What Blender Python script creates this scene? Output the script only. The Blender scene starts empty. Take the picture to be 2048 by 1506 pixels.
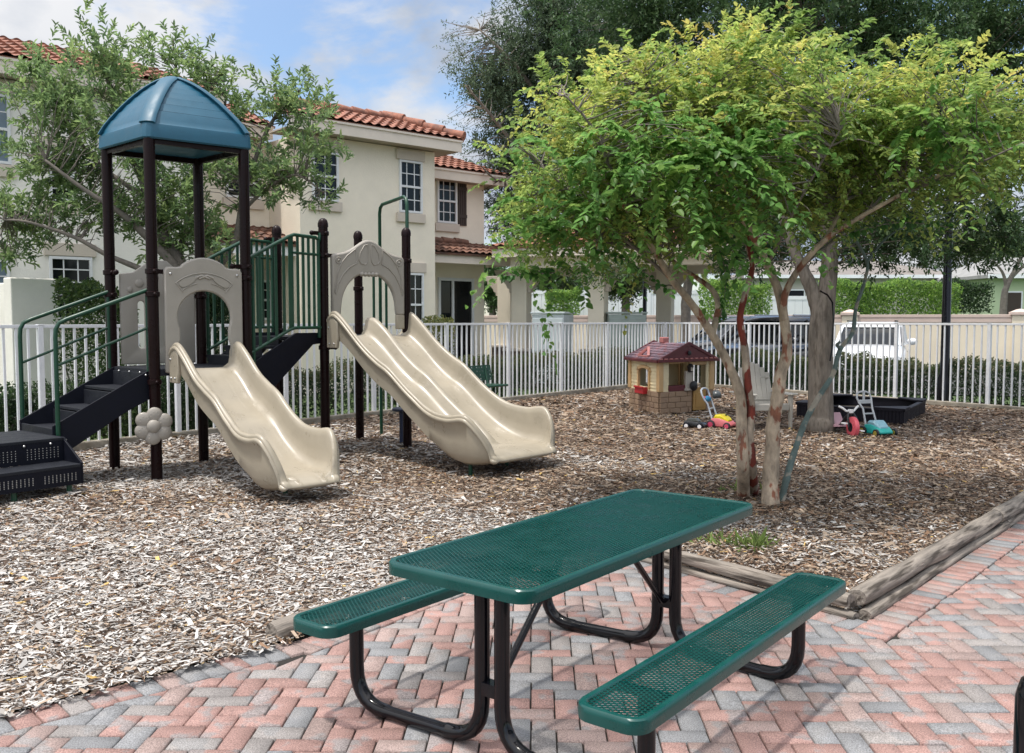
import bpy, bmesh, math, random
import numpy as np
from mathutils import Vector, Matrix
random.seed(7)
rng = np.random.default_rng(11)
S = bpy.context.scene
COL = S.collection
R = math.radians
# ------------------------------------------------------------------ camera model (real lens data of the photograph)
FPX, HC, PITCH = 1850.0, 1.63, math.atan(113 / 1850)
CP, SP = math.cos(PITCH), math.sin(PITCH)
def ray(px, py):
    x = (px - 1024) / FPX; v = (py - 753) / FPX
    return Vector((x, CP - v * SP, -SP - v * CP))
CAM = Vector((0, 0, HC))
def G(px, py, h=0.0):
    d = ray(px, py); return CAM + d * ((h - HC) / d.z)
def at(px, py, Y):
    d = ray(px, py); return CAM + d * (Y / d.y)
def isect(px, py, O, n):
    d = ray(px, py); return CAM + d * ((O - CAM).dot(n) / d.dot(n))
# ------------------------------------------------------------------ objects
def tag(o, label=None, cat=None, group=None, kind=None):
    if label: o['label'] = label
    if cat: o['category'] = cat
    if group: o['group'] = group
    if kind: o['kind'] = kind
    return o
def thing(name, label, cat, loc=(0, 0, 0), rz=0, group=None):
    o = bpy.data.objects.new(name, None); COL.objects.link(o)
    o.location = loc; o.rotation_euler = (0, 0, rz); o.empty_display_size = .1
    return tag(o, label, cat, group)
def kids(o):
    return [c for c in COL.objects if c.parent == o]
def dup(root, loc, rz=0, label=None, parent=None, scale=None):
    r = root.copy(); COL.objects.link(r); r.parent = parent
    if loc is not None:
        r.location = loc; r.rotation_euler = (0, 0, rz)
    if scale: r.scale = scale
    if label: r['label'] = label
    for c in kids(root):
        dup(c, None, 0, None, r)
    return r
def root_loc(p):
    while p.parent is not None: p = p.parent
    return Vector(p.location)
class MB:
    """collects shapes and links them as one mesh object"""
    def __init__(s): s.v = []; s.f = []
    def add(s, vs, fs):
        b = len(s.v); s.v += [tuple(v) for v in vs]; s.f += [tuple(b + i for i in f) for f in fs]; return s
    def box(s, c, d, ax=None):
        c = Vector(c); x, y, z = [k / 2 for k in d]
        X, Y, Z = ax if ax else (Vector((1, 0, 0)), Vector((0, 1, 0)), Vector((0, 0, 1)))
        vs = [c + X * (i * x) + Y * (j * y) + Z * (k * z) for i in (-1, 1) for j in (-1, 1) for k in (-1, 1)]
        return s.add(vs, [(0, 1, 3, 2), (4, 6, 7, 5), (0, 4, 5, 1), (2, 3, 7, 6), (0, 2, 6, 4), (1, 5, 7, 3)])
    def bar(s, a, b, w, h, up=(0, 0, 1)):
        a = Vector(a); b = Vector(b); X = (b - a); L = X.length; X.normalize()
        Y = Vector(up).cross(X)
        if Y.length < 1e-4: Y = Vector((1, 0, 0)).cross(X)
        Y.normalize(); Z = X.cross(Y)
        return s.box((a + b) / 2, (L, w, h), (X, Y, Z))
    def tube(s, pts, r, n=10, caps=True, flat=1.0):
        pts = [Vector(p) for p in pts]; rs = r if isinstance(r, (list, tuple)) else [r] * len(pts)
        vs = []; fs = []; prev = None
        for i, p in enumerate(pts):
            t = (pts[min(i + 1, len(pts) - 1)] - pts[max(i - 1, 0)]).normalized()
            if prev is None:
                u = t.cross(Vector((0, 0, 1)))
                if u.length < 1e-3: u = t.cross(Vector((1, 0, 0)))
            else:
                u = prev - t * prev.dot(t)
            u.normalize(); prev = u; w = t.cross(u)
            for k in range(n):
                a = 2 * math.pi * k / n
                vs.append(p + u * (rs[i] * math.cos(a)) + w * (rs[i] * flat * math.sin(a)))
        for i in range(len(pts) - 1):
            for k in range(n):
                a = i * n + k; b = i * n + (k + 1) % n
                fs.append((a, b, b + n, a + n))
        if caps:
            fs.append(tuple(range(n))[::-1]); m = (len(pts) - 1) * n; fs.append(tuple(range(m, m + n)))
        return s.add(vs, fs)
    def lathe(s, o, prof, n=20, ax=None):
        o = Vector(o); X, Y, Z = ax if ax else (Vector((1, 0, 0)), Vector((0, 1, 0)), Vector((0, 0, 1)))
        vs = []; fs = []
        for r, z in prof:
            for k in range(n):
                a = 2 * math.pi * k / n
                vs.append(o + X * (r * math.cos(a)) + Y * (r * math.sin(a)) + Z * z)
        for i in range(len(prof) - 1):
            for k in range(n):
                a = i * n + k; b = i * n + (k + 1) % n
                fs.append((a, b, b + n, a + n))
        fs.append(tuple(range(n))[::-1]); m = (len(prof) - 1) * n; fs.append(tuple(range(m, m + n)))
        return s.add(vs, fs)
    def ball(s, c, r, n=14, m=8, ax=None):
        rx, ry, rz_ = r if isinstance(r, (tuple, list)) else (r, r, r)
        X, Y, Z = ax if ax else (Vector((1, 0, 0)), Vector((0, 1, 0)), Vector((0, 0, 1)))
        c = Vector(c); vs = []; fs = []
        for i in range(m + 1):
            t = math.pi * i / m; t = min(max(t, .02), math.pi - .02)
            for k in range(n):
                a = 2 * math.pi * k / n
                vs.append(c + X * (rx * math.sin(t) * math.cos(a)) + Y * (ry * math.sin(t) * math.sin(a)) + Z * (rz_ * math.cos(t)))
        for i in range(m):
            for k in range(n):
                a = i * n + k; b = i * n + (k + 1) % n
                fs.append((a, a + n, b + n, b))
        fs.append(tuple(range(n))); fs.append(tuple(range(m * n, m * n + n))[::-1])
        return s.add(vs, fs)
    def prism(s, poly, o, X, Y, N, th):
        """2-D outline poly in the X,Y plane at o, thickened by th along N (centred)"""
        o = Vector(o); k = len(poly)
        vs = [o + X * a + Y * b - N * (th / 2) for a, b in poly] + [o + X * a + Y * b + N * (th / 2) for a, b in poly]
        fs = [tuple(range(k))[::-1], tuple(range(k, 2 * k))] + [(i, (i + 1) % k, (i + 1) % k + k, i + k) for i in range(k)]
        return s.add(vs, fs)
    def loft(s, secs, closed=True, caps=True):
        n = len(secs[0]); vs = [p for sec in secs for p in sec]; fs = []
        for i in range(len(secs) - 1):
            for k in range(n if closed else n - 1):
                a = i * n + k; b = i * n + (k + 1) % n
                fs.append((a, b, b + n, a + n))
        if caps and closed:
            fs.append(tuple(range(n))[::-1]); m = (len(secs) - 1) * n; fs.append(tuple(range(m, m + n)))
        return s.add(vs, fs)
    def build(s, name, mat, parent=None, local=False, smooth=35, bevel=0, subsurf=0, solid=0):
        me = bpy.data.meshes.new(name)
        off = Vector((0, 0, 0)) if (parent is None or local) else root_loc(parent)
        me.from_pydata([(v[0] - off.x, v[1] - off.y, v[2] - off.z) for v in s.v], [], s.f)
        bm = bmesh.new(); bm.from_mesh(me); bmesh.ops.recalc_face_normals(bm, faces=bm.faces); bm.to_mesh(me); bm.free()
        o = bpy.data.objects.new(name, me); COL.objects.link(o); o.parent = parent
        me.materials.append(mat)
        if smooth:
            me.polygons.foreach_set('use_smooth', [True] * len(me.polygons))
            if smooth < 180: me.set_sharp_from_angle(angle=R(smooth))
        if solid:
            m = o.modifiers.new('s', 'SOLIDIFY'); m.thickness = solid; m.offset = 0
        if bevel:
            m = o.modifiers.new('b', 'BEVEL'); m.width = bevel; m.segments = 2; m.limit_method = 'ANGLE'; m.angle_limit = R(40)
        if subsurf:
            m = o.modifiers.new('ss', 'SUBSURF'); m.levels = m.render_levels = subsurf
        return o
def holed(outer, holes, o, X, Y):
    """flat face with holes -> MB (give it solid= when building)"""
    bm = bmesh.new(); es = []
    for loop in [outer] + holes:
        vs = [bm.verts.new(Vector(o) + X * a + Y * b) for a, b in loop]
        es += [bm.edges.new((vs[i], vs[(i + 1) % len(vs)])) for i in range(len(vs))]
    bmesh.ops.triangle_fill(bm, edges=es, use_beauty=True)
    bm.verts.index_update()
    m = MB(); m.add([v.co.copy() for v in bm.verts], [tuple(v.index for v in f.verts) for f in bm.faces]); bm.free()
    return m
def arr_mesh(name, verts, faces_n, loops, mat, parent=None, colors=None, smooth=True):
    """numpy mesh: verts (V,3), faces_n (F,) sizes, loops flat"""
    me = bpy.data.meshes.new(name)
    V = len(verts); F = len(faces_n)
    me.vertices.add(V); me.vertices.foreach_set('co', np.ascontiguousarray(verts, dtype=np.float32).ravel())
    me.loops.add(len(loops)); me.loops.foreach_set('vertex_index', np.ascontiguousarray(loops, dtype=np.int32))
    me.polygons.add(F)
    st = np.zeros(F, dtype=np.int32); st[1:] = np.cumsum(faces_n)[:-1]
    me.polygons.foreach_set('loop_start', st)
    if colors is not None:
        a = me.color_attributes.new('col', 'FLOAT_COLOR', 'POINT')
        c = np.ones((V, 4), dtype=np.float32); c[:, :3] = colors; a.data.foreach_set('color', c.ravel())
    me.update(calc_edges=True); me.validate()
    if smooth: me.polygons.foreach_set('use_smooth', [True] * len(me.polygons))
    me.materials.append(mat)
    o = bpy.data.objects.new(name, me); COL.objects.link(o); o.parent = parent
    return o
LEAF6 = np.array([(0, 0, 0), (.28, .5, .12), (.68, .4, .06), (1, 0, -.12), (.68, -.4, .06), (.28, -.5, .12)])
def leaf_cloud(name, pos, d, nrm, L, W, colr, mat, parent=None, simple=False):
    """many folded leaves as one mesh; world coordinates"""
    N = len(pos)
    d = d / (np.linalg.norm(d, axis=1, keepdims=True) + 1e-9)
    s = np.cross(nrm, d); s /= (np.linalg.norm(s, axis=1, keepdims=True) + 1e-9)
    n = np.cross(d, s)
    if simple:
        T = np.array([(0, 0, 0), (.45, .5, .1), (1, 0, -.08), (.45, -.5, .1)])
        fc = np.array([0, 3, 2, 0, 2, 1]); fn = [3, 3]
    else:
        T = LEAF6; fc = np.array([0, 5, 4, 3, 0, 3, 2, 1]); fn = [4, 4]
    k = len(T)
    v = (pos[:, None, :] + d[:, None, :] * (T[None, :, 0:1] * L[:, None, None])
         + s[:, None, :] * (T[None, :, 1:2] * W[:, None, None]) + n[:, None, :] * (T[None, :, 2:3] * L[:, None, None]))
    v = v.reshape(-1, 3)
    if parent is not None: v = v - np.array(root_loc(parent))
    loops = (np.arange(N)[:, None] * k + fc[None, :]).ravel()
    return arr_mesh(name, v, np.array(fn * N), loops, mat, parent, np.repeat(colr, k, axis=0), smooth=False)
# ------------------------------------------------------------------ materials
def nt(m):
    m.use_nodes = True; t = m.node_tree; t.nodes.clear(); return t
def mat(name, col, rough=.6, var=.0, vscale=8, bump=0, bscale=60, metal=0, spec=.5, col2=None, c2scale=3, c2lo=.5, c2hi=.65, coat=0, stretch=None, attr=False):
    m = bpy.data.materials.new(name); t = nt(m); N = t.nodes; Lk = t.links
    out = N.new('ShaderNodeOutputMaterial'); b = N.new('ShaderNodeBsdfPrincipled'); Lk.new(b.outputs[0], out.inputs[0])
    b.inputs['Roughness'].default_value = rough; b.inputs['Metallic'].default_value = metal
    b.inputs['Specular IOR Level'].default_value = spec; b.inputs['Coat Weight'].default_value = coat
    tc = N.new('ShaderNodeTexCoord'); src = tc.outputs['Object']
    if stretch:
        mp = N.new('ShaderNodeMapping'); mp.inputs['Scale'].default_value = stretch; Lk.new(src, mp.inputs[0]); src = mp.outputs[0]
    rgb = N.new('ShaderNodeRGB'); rgb.outputs[0].default_value = (*col, 1); c = rgb.outputs[0]
    if attr:
        a = N.new('ShaderNodeAttribute'); a.attribute_name = 'col'; c = a.outputs['Color']
    if col2:
        nz = N.new('ShaderNodeTexNoise'); nz.inputs['Scale'].default_value = c2scale; nz.inputs['Detail'].default_value = 6; Lk.new(src, nz.inputs['Vector'])
        mr = N.new('ShaderNodeMapRange'); mr.inputs[1].default_value = c2lo; mr.inputs[2].default_value = c2hi; Lk.new(nz.outputs[0], mr.inputs[0])
        mx = N.new('ShaderNodeMix'); mx.data_type = 'RGBA'; Lk.new(mr.outputs[0], mx.inputs[0]); Lk.new(c, mx.inputs[6]); mx.inputs[7].default_value = (*col2, 1); c = mx.outputs[2]
    if var:
        nz = N.new('ShaderNodeTexNoise'); nz.inputs['Scale'].default_value = vscale; nz.inputs['Detail'].default_value = 8; nz.inputs['Roughness'].default_value = .65; Lk.new(src, nz.inputs['Vector'])
        mr = N.new('ShaderNodeMapRange'); mr.inputs[1].default_value = .3; mr.inputs[2].default_value = .7; mr.inputs[3].default_value = 1 - var; mr.inputs[4].default_value = 1 + var; Lk.new(nz.outputs[0], mr.inputs[0])
        mx = N.new('ShaderNodeMix'); mx.data_type = 'RGBA'; mx.blend_type = 'MULTIPLY'; mx.inputs[0].default_value = 1; Lk.new(c, mx.inputs[6]); Lk.new(mr.outputs[0], mx.inputs[7]); c = mx.outputs[2]
        rr = N.new('ShaderNodeMapRange'); rr.inputs[1].default_value = .3; rr.inputs[2].default_value = .7; rr.inputs[3].default_value = max(rough - .12, .03); rr.inputs[4].default_value = min(rough + .12, 1); Lk.new(nz.outputs[0], rr.inputs[0]); Lk.new(rr.outputs[0], b.inputs['Roughness'])
    Lk.new(c, b.inputs['Base Color'])
    if bump:
        nz = N.new('ShaderNodeTexNoise'); nz.inputs['Scale'].default_value = bscale; nz.inputs['Detail'].default_value = 6; Lk.new(src, nz.inputs['Vector'])
        bp = N.new('ShaderNodeBump'); bp.inputs['Strength'].default_value = bump; bp.inputs['Distance'].default_value = .01; Lk.new(nz.outputs[0], bp.inputs['Height']); Lk.new(bp.outputs[0], b.inputs['Normal'])
    return m
def leaf_mat(name, trans=.35, rough=.45, spec=.4):
    m = bpy.data.materials.new(name); t = nt(m); N = t.nodes; Lk = t.links
    out = N.new('ShaderNodeOutputMaterial'); b = N.new('ShaderNodeBsdfPrincipled'); tr = N.new('ShaderNodeBsdfTranslucent'); mx = N.new('ShaderNodeMixShader')
    a = N.new('ShaderNodeAttribute'); a.attribute_name = 'col'
    Lk.new(a.outputs['Color'], b.inputs['Base Color'])
    hs = N.new('ShaderNodeHueSaturation'); hs.inputs['Hue'].default_value = .495; hs.inputs['Saturation'].default_value = .92; hs.inputs['Value'].default_value = 1.8; Lk.new(a.outputs['Color'], hs.inputs['Color']); Lk.new(hs.outputs[0], tr.inputs[0])
    b.inputs['Roughness'].default_value = rough; b.inputs['Specular IOR Level'].default_value = spec
    mx.inputs[0].default_value = trans; Lk.new(b.outputs[0], mx.inputs[1]); Lk.new(tr.outputs[0], mx.inputs[2]); Lk.new(mx.outputs[0], out.inputs[0])
    return m
M = {}
M['post'] = mat('brown_post', (.010, .0035, .004), .3, .1, 5, spec=.16)
M['green'] = mat('green_coat', (.003, .045, .022), .35, .1, 6)
M['bolt'] = mat('bolt', (.5, .5, .5), .3, metal=1)
M['deck'] = mat('black_deck', (.011, .013, .019), .55, .2, 12, .25, 200, spec=.3)
M['stringer'] = mat('black_stringer', (.004, .005, .011), .6, .2, 8, spec=.2)
M['tan'] = mat('tan_plastic', (.335, .295, .228), .34, .09, 5, .06, 160, spec=.5)
M['taupe'] = mat('taupe_plastic', (.31, .285, .25), .45, .06, 6, .08, 150)
M['blue'] = mat('blue_plastic', (.010, .088, .150), .45, .1, 5, .06, 120)
M['tgreen'] = mat('table_green', (.0015, .058, .052), .3, .12, 7, spec=.5)
M['black'] = mat('black_gloss', (.003, .003, .005), .15, .04, 9, spec=.4)
M['white'] = mat('white_metal', (.76, .78, .81), .4, .06, 10)
M['concrete'] = mat('concrete', (.30, .27, .22), .9, .3, 6, .5, 80, col2=(.18, .15, .11), c2scale=2)
M['wood'] = mat('weathered_wood', (.235, .205, .175), .95, .55, 22, 1.0, 60, col2=(.055, .045, .036), c2scale=26, c2lo=.50, c2hi=.62, stretch=(.09, 1, 1))
M['stucco'] = mat('cream_stucco', (.86, .785, .65), .9, .05, 2, .5, 30)
M['stucco_light'] = mat('pale_stucco', (.86, .83, .765), .9, .06, 2, .5, 30)
M['trim'] = mat('stucco_trim', (.60, .53, .45), .85, .06, 3, .3, 40)
M['fascia'] = mat('fascia', (.72, .64, .55), .7, .06, 3)
M['soffit'] = mat('soffit', (.42, .36, .29), .8, .05, 3)
M['terra'] = mat('terracotta', (.29, .128, .086), .85, .45, 7, .4, 60, col2=(.19, .09, .066), c2scale=4)
M['terra_old'] = mat('brown_tile', (.20, .10, .068), .8, .35, 6, .3, 60, col2=(.11, .065, .05), c2scale=4)
M['glass'] = mat('window_glass', (.006, .008, .010), .05, spec=.28)
M['glass_blind'] = mat('window_blind', (.16, .21, .26), .12, .1, 3, spec=.7)
M['wframe'] = mat('window_frame', (.75, .76, .77), .5, .05, 5)
M['shutter'] = mat('shutter', (.05, .035, .028), .7, .15, 6)
M['bark'] = mat('oak_bark', (.165, .142, .118), .95, .4, 14, 1.0, 34, col2=(.10, .083, .066), c2scale=22, stretch=(1, 1, .22))
M['barkgrey'] = mat('grey_bark', (.16, .14, .12), .9, .3, 10, .7, 30)
M['myrtle'] = mat('myrtle_bark', (.36, .285, .21), .8, .6, 11, .8, 30, col2=(.21, .085, .05), c2scale=9, c2lo=.56, c2hi=.60, stretch=(1, 1, .45))
M['myrtle_red'] = mat('myrtle_bark_red', (.36, .29, .225), .8, .55, 11, .8, 30, col2=(.17, .032, .02), c2scale=8, c2lo=.485, c2hi=.51, stretch=(1, 1, .5))
M['myrtle_green'] = mat('lichen_bark', (.10, .14, .13), .8, .3, 14, .3, 40, col2=(.30, .27, .22), c2scale=9, c2lo=.55, c2hi=.62)
M['leaf'] = leaf_mat('leaf', .5, .42, .45); M['leaf_oak'] = leaf_mat('leaf_oak', .22, .5, .3)
M['soil'] = mat('mulch_soil', (.085, .055, .038), 1, .6, 14, 1, 60, col2=(.16, .12, .09), c2scale=30)
M['chip'] = mat('wood_chip', (.3, .25, .2), .9, attr=True, spec=.2)
M['lawn'] = mat('lawn', (.05, .085, .022), 1, .4, 3, .6, 40)
M['asphalt'] = mat('asphalt', (.055, .055, .056), .95, .2, 4, .4, 120)
M['sandbox'] = mat('sandbox_plastic', (.007, .006, .012), .6, .15, 6, .1, 80, spec=.3)
# ================================================================== ground, mulch, pavers
def flat(name, poly, z, m):
    b = MB(); b.add([(p[0], p[1], z) for p in poly], [tuple(range(len(poly)))])
    return b.build(name, m, smooth=0)
def v2(p): return np.array((p[0], p[1]))
tag(flat('ground', [(-400, -60), (400, -60), (400, 700), (-400, 700)], -.06, M['lawn']), kind='structure')
fA = G(150, 901); fB = G(1258, 776.5); fC = G(1422, 776); fD = G(2048, 825)
def lineX(p, q, r, s):
    d1 = v2(q) - v2(p); d2 = v2(s) - v2(r)
    t = np.linalg.solve(np.array([d1, -d2]).T, v2(r) - v2(p))[0]
    return Vector((*(v2(p) + d1 * t), 0))
FC = lineX(fA, fB, fC, fD)                       # fence corner
fl = (fA - FC).normalized(); fr = (fD - FC).normalized()
lenL = (fA - FC).length + 4.2; lenR = (fD - FC).length + 3.0
FL = FC + fl * lenL; FR = FC + fr * lenR
LE = G(553, 1287); C1 = G(1133, 1078); C0 = G(1706, 1234); CF = G(2048, 1020)
cdir = (CF - C0).normalized(); CE = C0 + cdir * 12
BL = G(0, 1430); bdir = (BL - LE).normalized(); BE = LE + bdir * 5
mulch_poly = [v2(p) for p in (BE, LE, C1, C0, CE)] + [v2(FR)+np.array((3,0)), v2(FR), v2(FC), v2(FL), np.array((-14., v2(FL)[1])), np.array((-14., v2(BE)[1]))]
b = MB(); bmx = bmesh.new()
bm_v = [bmx.verts.new((p[0], p[1], .004)) for p in mulch_poly]; bmx.faces.new(bm_v); bmesh.ops.triangulate(bmx, faces=bmx.faces)
bmx.verts.index_update(); b.add([v.co.copy() for v in bmx.verts], [tuple(v.index for v in f.verts) for f in bmx.faces]); bmx.free()
tag(b.build('mulch_bed', M['soil'], smooth=0), kind='structure')
def inpoly(P, poly):
    x, y = P[:, 0], P[:, 1]; ins = np.zeros(len(P), bool); n = len(poly)
    for i in range(n):
        x1, y1 = poly[i]; x2, y2 = poly[(i + 1) % n]
        c = ((y1 > y) != (y2 > y)) & (x < (x2 - x1) * (y - y1) / (y2 - y1 + 1e-12) + x1)
        ins ^= c
    return ins
def lowfreq(P, k, seed, n=14):
    r = np.random.default_rng(seed); v = np.zeros(len(P))
    for _ in range(n):
        f = r.normal(0, k, 2); v += np.sin(P[:, 0] * f[0] + P[:, 1] * f[1] + r.uniform(0, 6.28))
    return v / math.sqrt(n / 2)
nb1 = np.array((bdir.y, -bdir.x)) * -1
if nb1[1] > 0: nb1 = -nb1
chip_poly = [v2(BE) + nb1 * .035, v2(LE) + nb1 * .035 + np.array((.03, -.05)), v2(LE) + np.array((.10, .02))] + mulch_poly[2:]
def chips():
    V = []; C = []
    for y0, y1, dens, sz in ((1.6, 5.5, 5600, .74), (5.5, 7.5, 4000, .85), (7.5, 10.5, 2600, 1.0), (10.5, 15, 1500, 1.25), (15, 24, 900, 1.6)):
        xl, xr = -.62 * y1 - 1.0, .62 * y1 + 1.0
        n = int(dens * (y1 - y0) * (xr - xl)); P = np.stack([rng.uniform(xl, xr, n), rng.uniform(y0, y1, n)], 1)
        P = P[inpoly(P, chip_poly)]; n = len(P)
        L = rng.lognormal(math.log(.030), .55, n).clip(.008, .11) * sz; W = L * rng.uniform(.2, .5, n)
        a = rng.uniform(0, 6.28, n); tl = rng.normal(0, .16, n); tw = rng.normal(0, .24, n)
        h = .006 + rng.uniform(0, .028, n) + .012 * lowfreq(P, 1.6, 5)
        d = np.stack([np.cos(a) * np.cos(tl), np.sin(a) * np.cos(tl), np.sin(tl)], 1)
        s = np.stack([-np.sin(a) * np.cos(tw), np.cos(a) * np.cos(tw), np.sin(tw)], 1)
        c = np.concatenate([P, np.maximum(h, .008)[:, None]], 1)
        k = rng.uniform(.3, 1, (4, n)) * .5
        q = np.stack([c - d * (L * .5)[:, None] - s * (W * k[0])[:, None], c + d * (L * .5)[:, None] - s * (W * k[1])[:, None],
                      c + d * (L * .5)[:, None] + s * (W * k[2])[:, None], c - d * (L * .5)[:, None] + s * (W * k[3])[:, None]], 1)
        V.append(q.reshape(-1, 3))
        pal = np.array([(.53, .51, .485), (.37, .345, .32), (.34, .265, .20), (.20, .125, .08), (.065, .045, .034), (.52, .36, .13)])
        pale = np.clip(.56 - .11 * P[:, 0] - .07 * (P[:, 1] - 6) + .22 * lowfreq(P, 1.1, 9) + .12 * lowfreq(P, 3.2, 10), .04, .92)
        w = np.stack([.60 * pale, .34 * pale + .06, .16 + .34 * (1 - pale), .06 + .30 * (1 - pale), .10 + .12 * (1 - pale), np.full(n, .012)], 1)
        w = np.cumsum(w / w.sum(1, keepdims=True), 1); idx = (rng.random(n)[:, None] > w).sum(1).clip(0, 5)
        col = pal[idx] * rng.uniform(.72, 1.2, (n, 1)); C.append(np.repeat(col, 4, 0))
    V = np.concatenate(V); C = np.concatenate(C); n = len(V) // 4
    o = arr_mesh('wood_chips', V, np.full(n, 4), np.arange(4 * n), M['chip'], None, C, smooth=False)
    tag(o, 'loose pale and brown wood chips covering the play area', 'mulch', kind='stuff')
chips()
# ---- pavers: one pavement mesh, every brick modelled
mp = bpy.data.materials.new('paver'); t_ = nt(mp); N = t_.nodes; Lk = t_.links
out = N.new('ShaderNodeOutputMaterial'); bs = N.new('ShaderNodeBsdfPrincipled'); Lk.new(bs.outputs[0], out.inputs[0]); bs.inputs['Roughness'].default_value = .9; bs.inputs['Specular IOR Level'].default_value = .25
at_ = N.new('ShaderNodeAttribute'); at_.attribute_name = 'col'; tc = N.new('ShaderNodeTexCoord')
n1 = N.new('ShaderNodeTexNoise'); n1.inputs['Scale'].default_value = 190; n1.inputs['Detail'].default_value = 3; Lk.new(tc.outputs['Object'], n1.inputs[0])
n2 = N.new('ShaderNodeTexNoise'); n2.inputs['Scale'].default_value = 7; n2.inputs['Detail'].default_value = 5; Lk.new(tc.outputs['Object'], n2.inputs[0])
n3 = N.new('ShaderNodeTexNoise'); n3.inputs['Scale'].default_value = 1.3; n3.inputs['Detail'].default_value = 4; Lk.new(tc.outputs['Object'], n3.inputs[0])
def mr_(src, a, b_, c, d):
    m = N.new('ShaderNodeMapRange'); m.inputs[1].default_value = a; m.inputs[2].default_value = b_; m.inputs[3].default_value = c; m.inputs[4].default_value = d; Lk.new(src, m.inputs[0]); return m.outputs[0]
def mul_(c, f):
    m = N.new('ShaderNodeMix'); m.data_type = 'RGBA'; m.blend_type = 'MULTIPLY'; m.inputs[0].default_value = 1; Lk.new(c, m.inputs[6]); Lk.new(f, m.inputs[7]); return m.outputs[2]
gm = N.new('ShaderNodeMix'); gm.data_type = 'RGBA'; gm.inputs[7].default_value = (.225, .222, .222, 1); Lk.new(at_.outputs['Color'], gm.inputs[6]); Lk.new(mr_(n2.outputs[0], .53, .60, 0, .75), gm.inputs[0])
c = mul_(gm.outputs[2], mr_(n1.outputs[0], .32, .68, .58, 1.42)); c = mul_(c, mr_(n2.outputs[0], .3, .7, .86, 1.12)); c = mul_(c, mr_(n3.outputs[0], .3, .7, .86, 1.1))
Lk.new(c, bs.inputs['Base Color'])
bp = N.new('ShaderNodeBump'); bp.inputs['Strength'].default_value = .35; bp.inputs['Distance'].default_value = .003; Lk.new(n1.outputs[0], bp.inputs['Height']); Lk.new(bp.outputs[0], bs.inputs['Normal'])
def clip(poly, p, n):
    """keep the part of poly with (x-p).n >= 0"""
    o = []; k = len(poly)
    for i in range(k):
        a, b_ = poly[i], poly[(i + 1) % k]; da = (a - p) @ n; db = (b_ - p) @ n
        if da >= 0: o.append(a)
        if da * db < 0: o.append(a + (b_ - a) * (da / (da - db)))
    return o
def pavers():
    e1 = v2(LE) - v2(BE); e1 /= np.linalg.norm(e1); n1_ = np.array((e1[1], -e1[0]))       # into the patio
    e2 = v2(C1) - v2(LE); e2 /= np.linalg.norm(e2); n2_ = np.array((e2[1], -e2[0]))
    e3 = v2(C0) - v2(C1); e3 /= np.linalg.norm(e3); n3_ = np.array((e3[1], -e3[0]))
    e4 = v2(CE) - v2(C0); e4 /= np.linalg.norm(e4); n4_ = np.array((e4[1], -e4[0]))
    ins = .205
    left0 = [(v2(BE) + n1_ * ins, n1_), (v2(C1) + n3_ * ins, n3_)]
    left = [(v2(LE) + n2_ * (ins + .05), n2_), (v2(C1) + n3_ * ins, n3_)]
    right = [(v2(C0) + n4_ * (ins + .07), n4_)]
    a = .1; th = R(-1.2); ca, sa = math.cos(th), math.sin(th)
    VV = []; FF = []; FN = []; CC = []; base = 0
    gap = .0042
    def emit(poly):
        nonlocal base
        k = len(poly)
        if k < 3: return
        P = np.array(poly); area = .5 * abs(np.sum(P[:, 0] * np.roll(P[:, 1], -1) - P[:, 1] * np.roll(P[:, 0], -1)))
        if area < .0006: return
        ctr = P.mean(0); r_ = rng.random()
        if r_ < .46: col = np.array((.325, .205, .182))
        elif r_ < .62: col = np.array((.31, .235, .215))
        elif r_ < .84: col = np.array((.225, .228, .235))
        else: col = np.array((.27, .25, .24))
        col = col * rng.uniform(.86, 1.12)
        z = rng.normal(0, .0016); tx, ty = rng.normal(0, .011, 2)
        def ring(g, h):
            d = P - ctr; l = np.linalg.norm(d, axis=1, keepdims=True); Q = P - d / l * g * 1.3
            return np.column_stack([Q, h + z + (Q - ctr) @ np.array((tx, ty))])
        rs = [ring(gap, -.05), ring(gap, -.006), ring(gap + .0035, 0.0)]
        for r0 in rs: VV.append(r0); CC.append(np.tile(col, (k, 1)))
        for q in range(2):
            for i in range(k):
                j = (i + 1) % k; FF.extend((base + q * k + i, base + q * k + j, base + q * k + k + j, base + q * k + k + i)); FN.append(4)
        FF.extend(base + 2 * k + i for i in range(k)); FN.append(k); base += 3 * k
    for j in range(14, 110):
        for i in range(-75, 95):
            k = (i + j) % 4
            if k == 0: c4 = [(i, j), (i + 2, j), (i + 2, j + 1), (i, j + 1)]
            elif k == 2: c4 = [(i, j), (i + 1, j), (i + 1, j + 2), (i, j + 2)]
            else: continue
            y = (j + .5) * a
            if not (-.72 * y - .6 < i * a < .72 * y + .8): continue
            poly = [np.array((ca * x * a - sa * yy * a, sa * x * a + ca * yy * a)) for x, yy in c4]
            ok = lambda q, hs: all((q - p) @ n >= -1e-6 for p, n in hs)
            if all(ok(q, left0) or ok(q, left) or ok(q, right) for q in poly): emit(poly); continue
            ctr = sum(poly) / 4
            hs = right if ctr[0] > C0.x + .12 else left if ctr[0] > LE.x - .02 else left0
            pl = poly
            for p, n in hs: pl = clip(pl, p, n)
            emit(pl)
    def soldier(p, e, n, L, o0, skip=None):
        m = int(L / .1015)
        for q in range(m):
            s0 = q * .1015; pts = [p + e * s0 + n * (o0 + .004), p + e * (s0 + .1) + n * (o0 + .004), p + e * (s0 + .1) + n * (o0 + .2), p + e * s0 + n * (o0 + .2)]
            if skip and skip(sum(pts) / 4): continue
            emit(pts)
    soldier(v2(BE), e1, n1_, np.linalg.norm(v2(LE) - v2(BE)) + .12, 0)
    soldier(v2(LE), e2, n2_, np.linalg.norm(v2(C1) - v2(LE)) - .2, .045)
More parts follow.
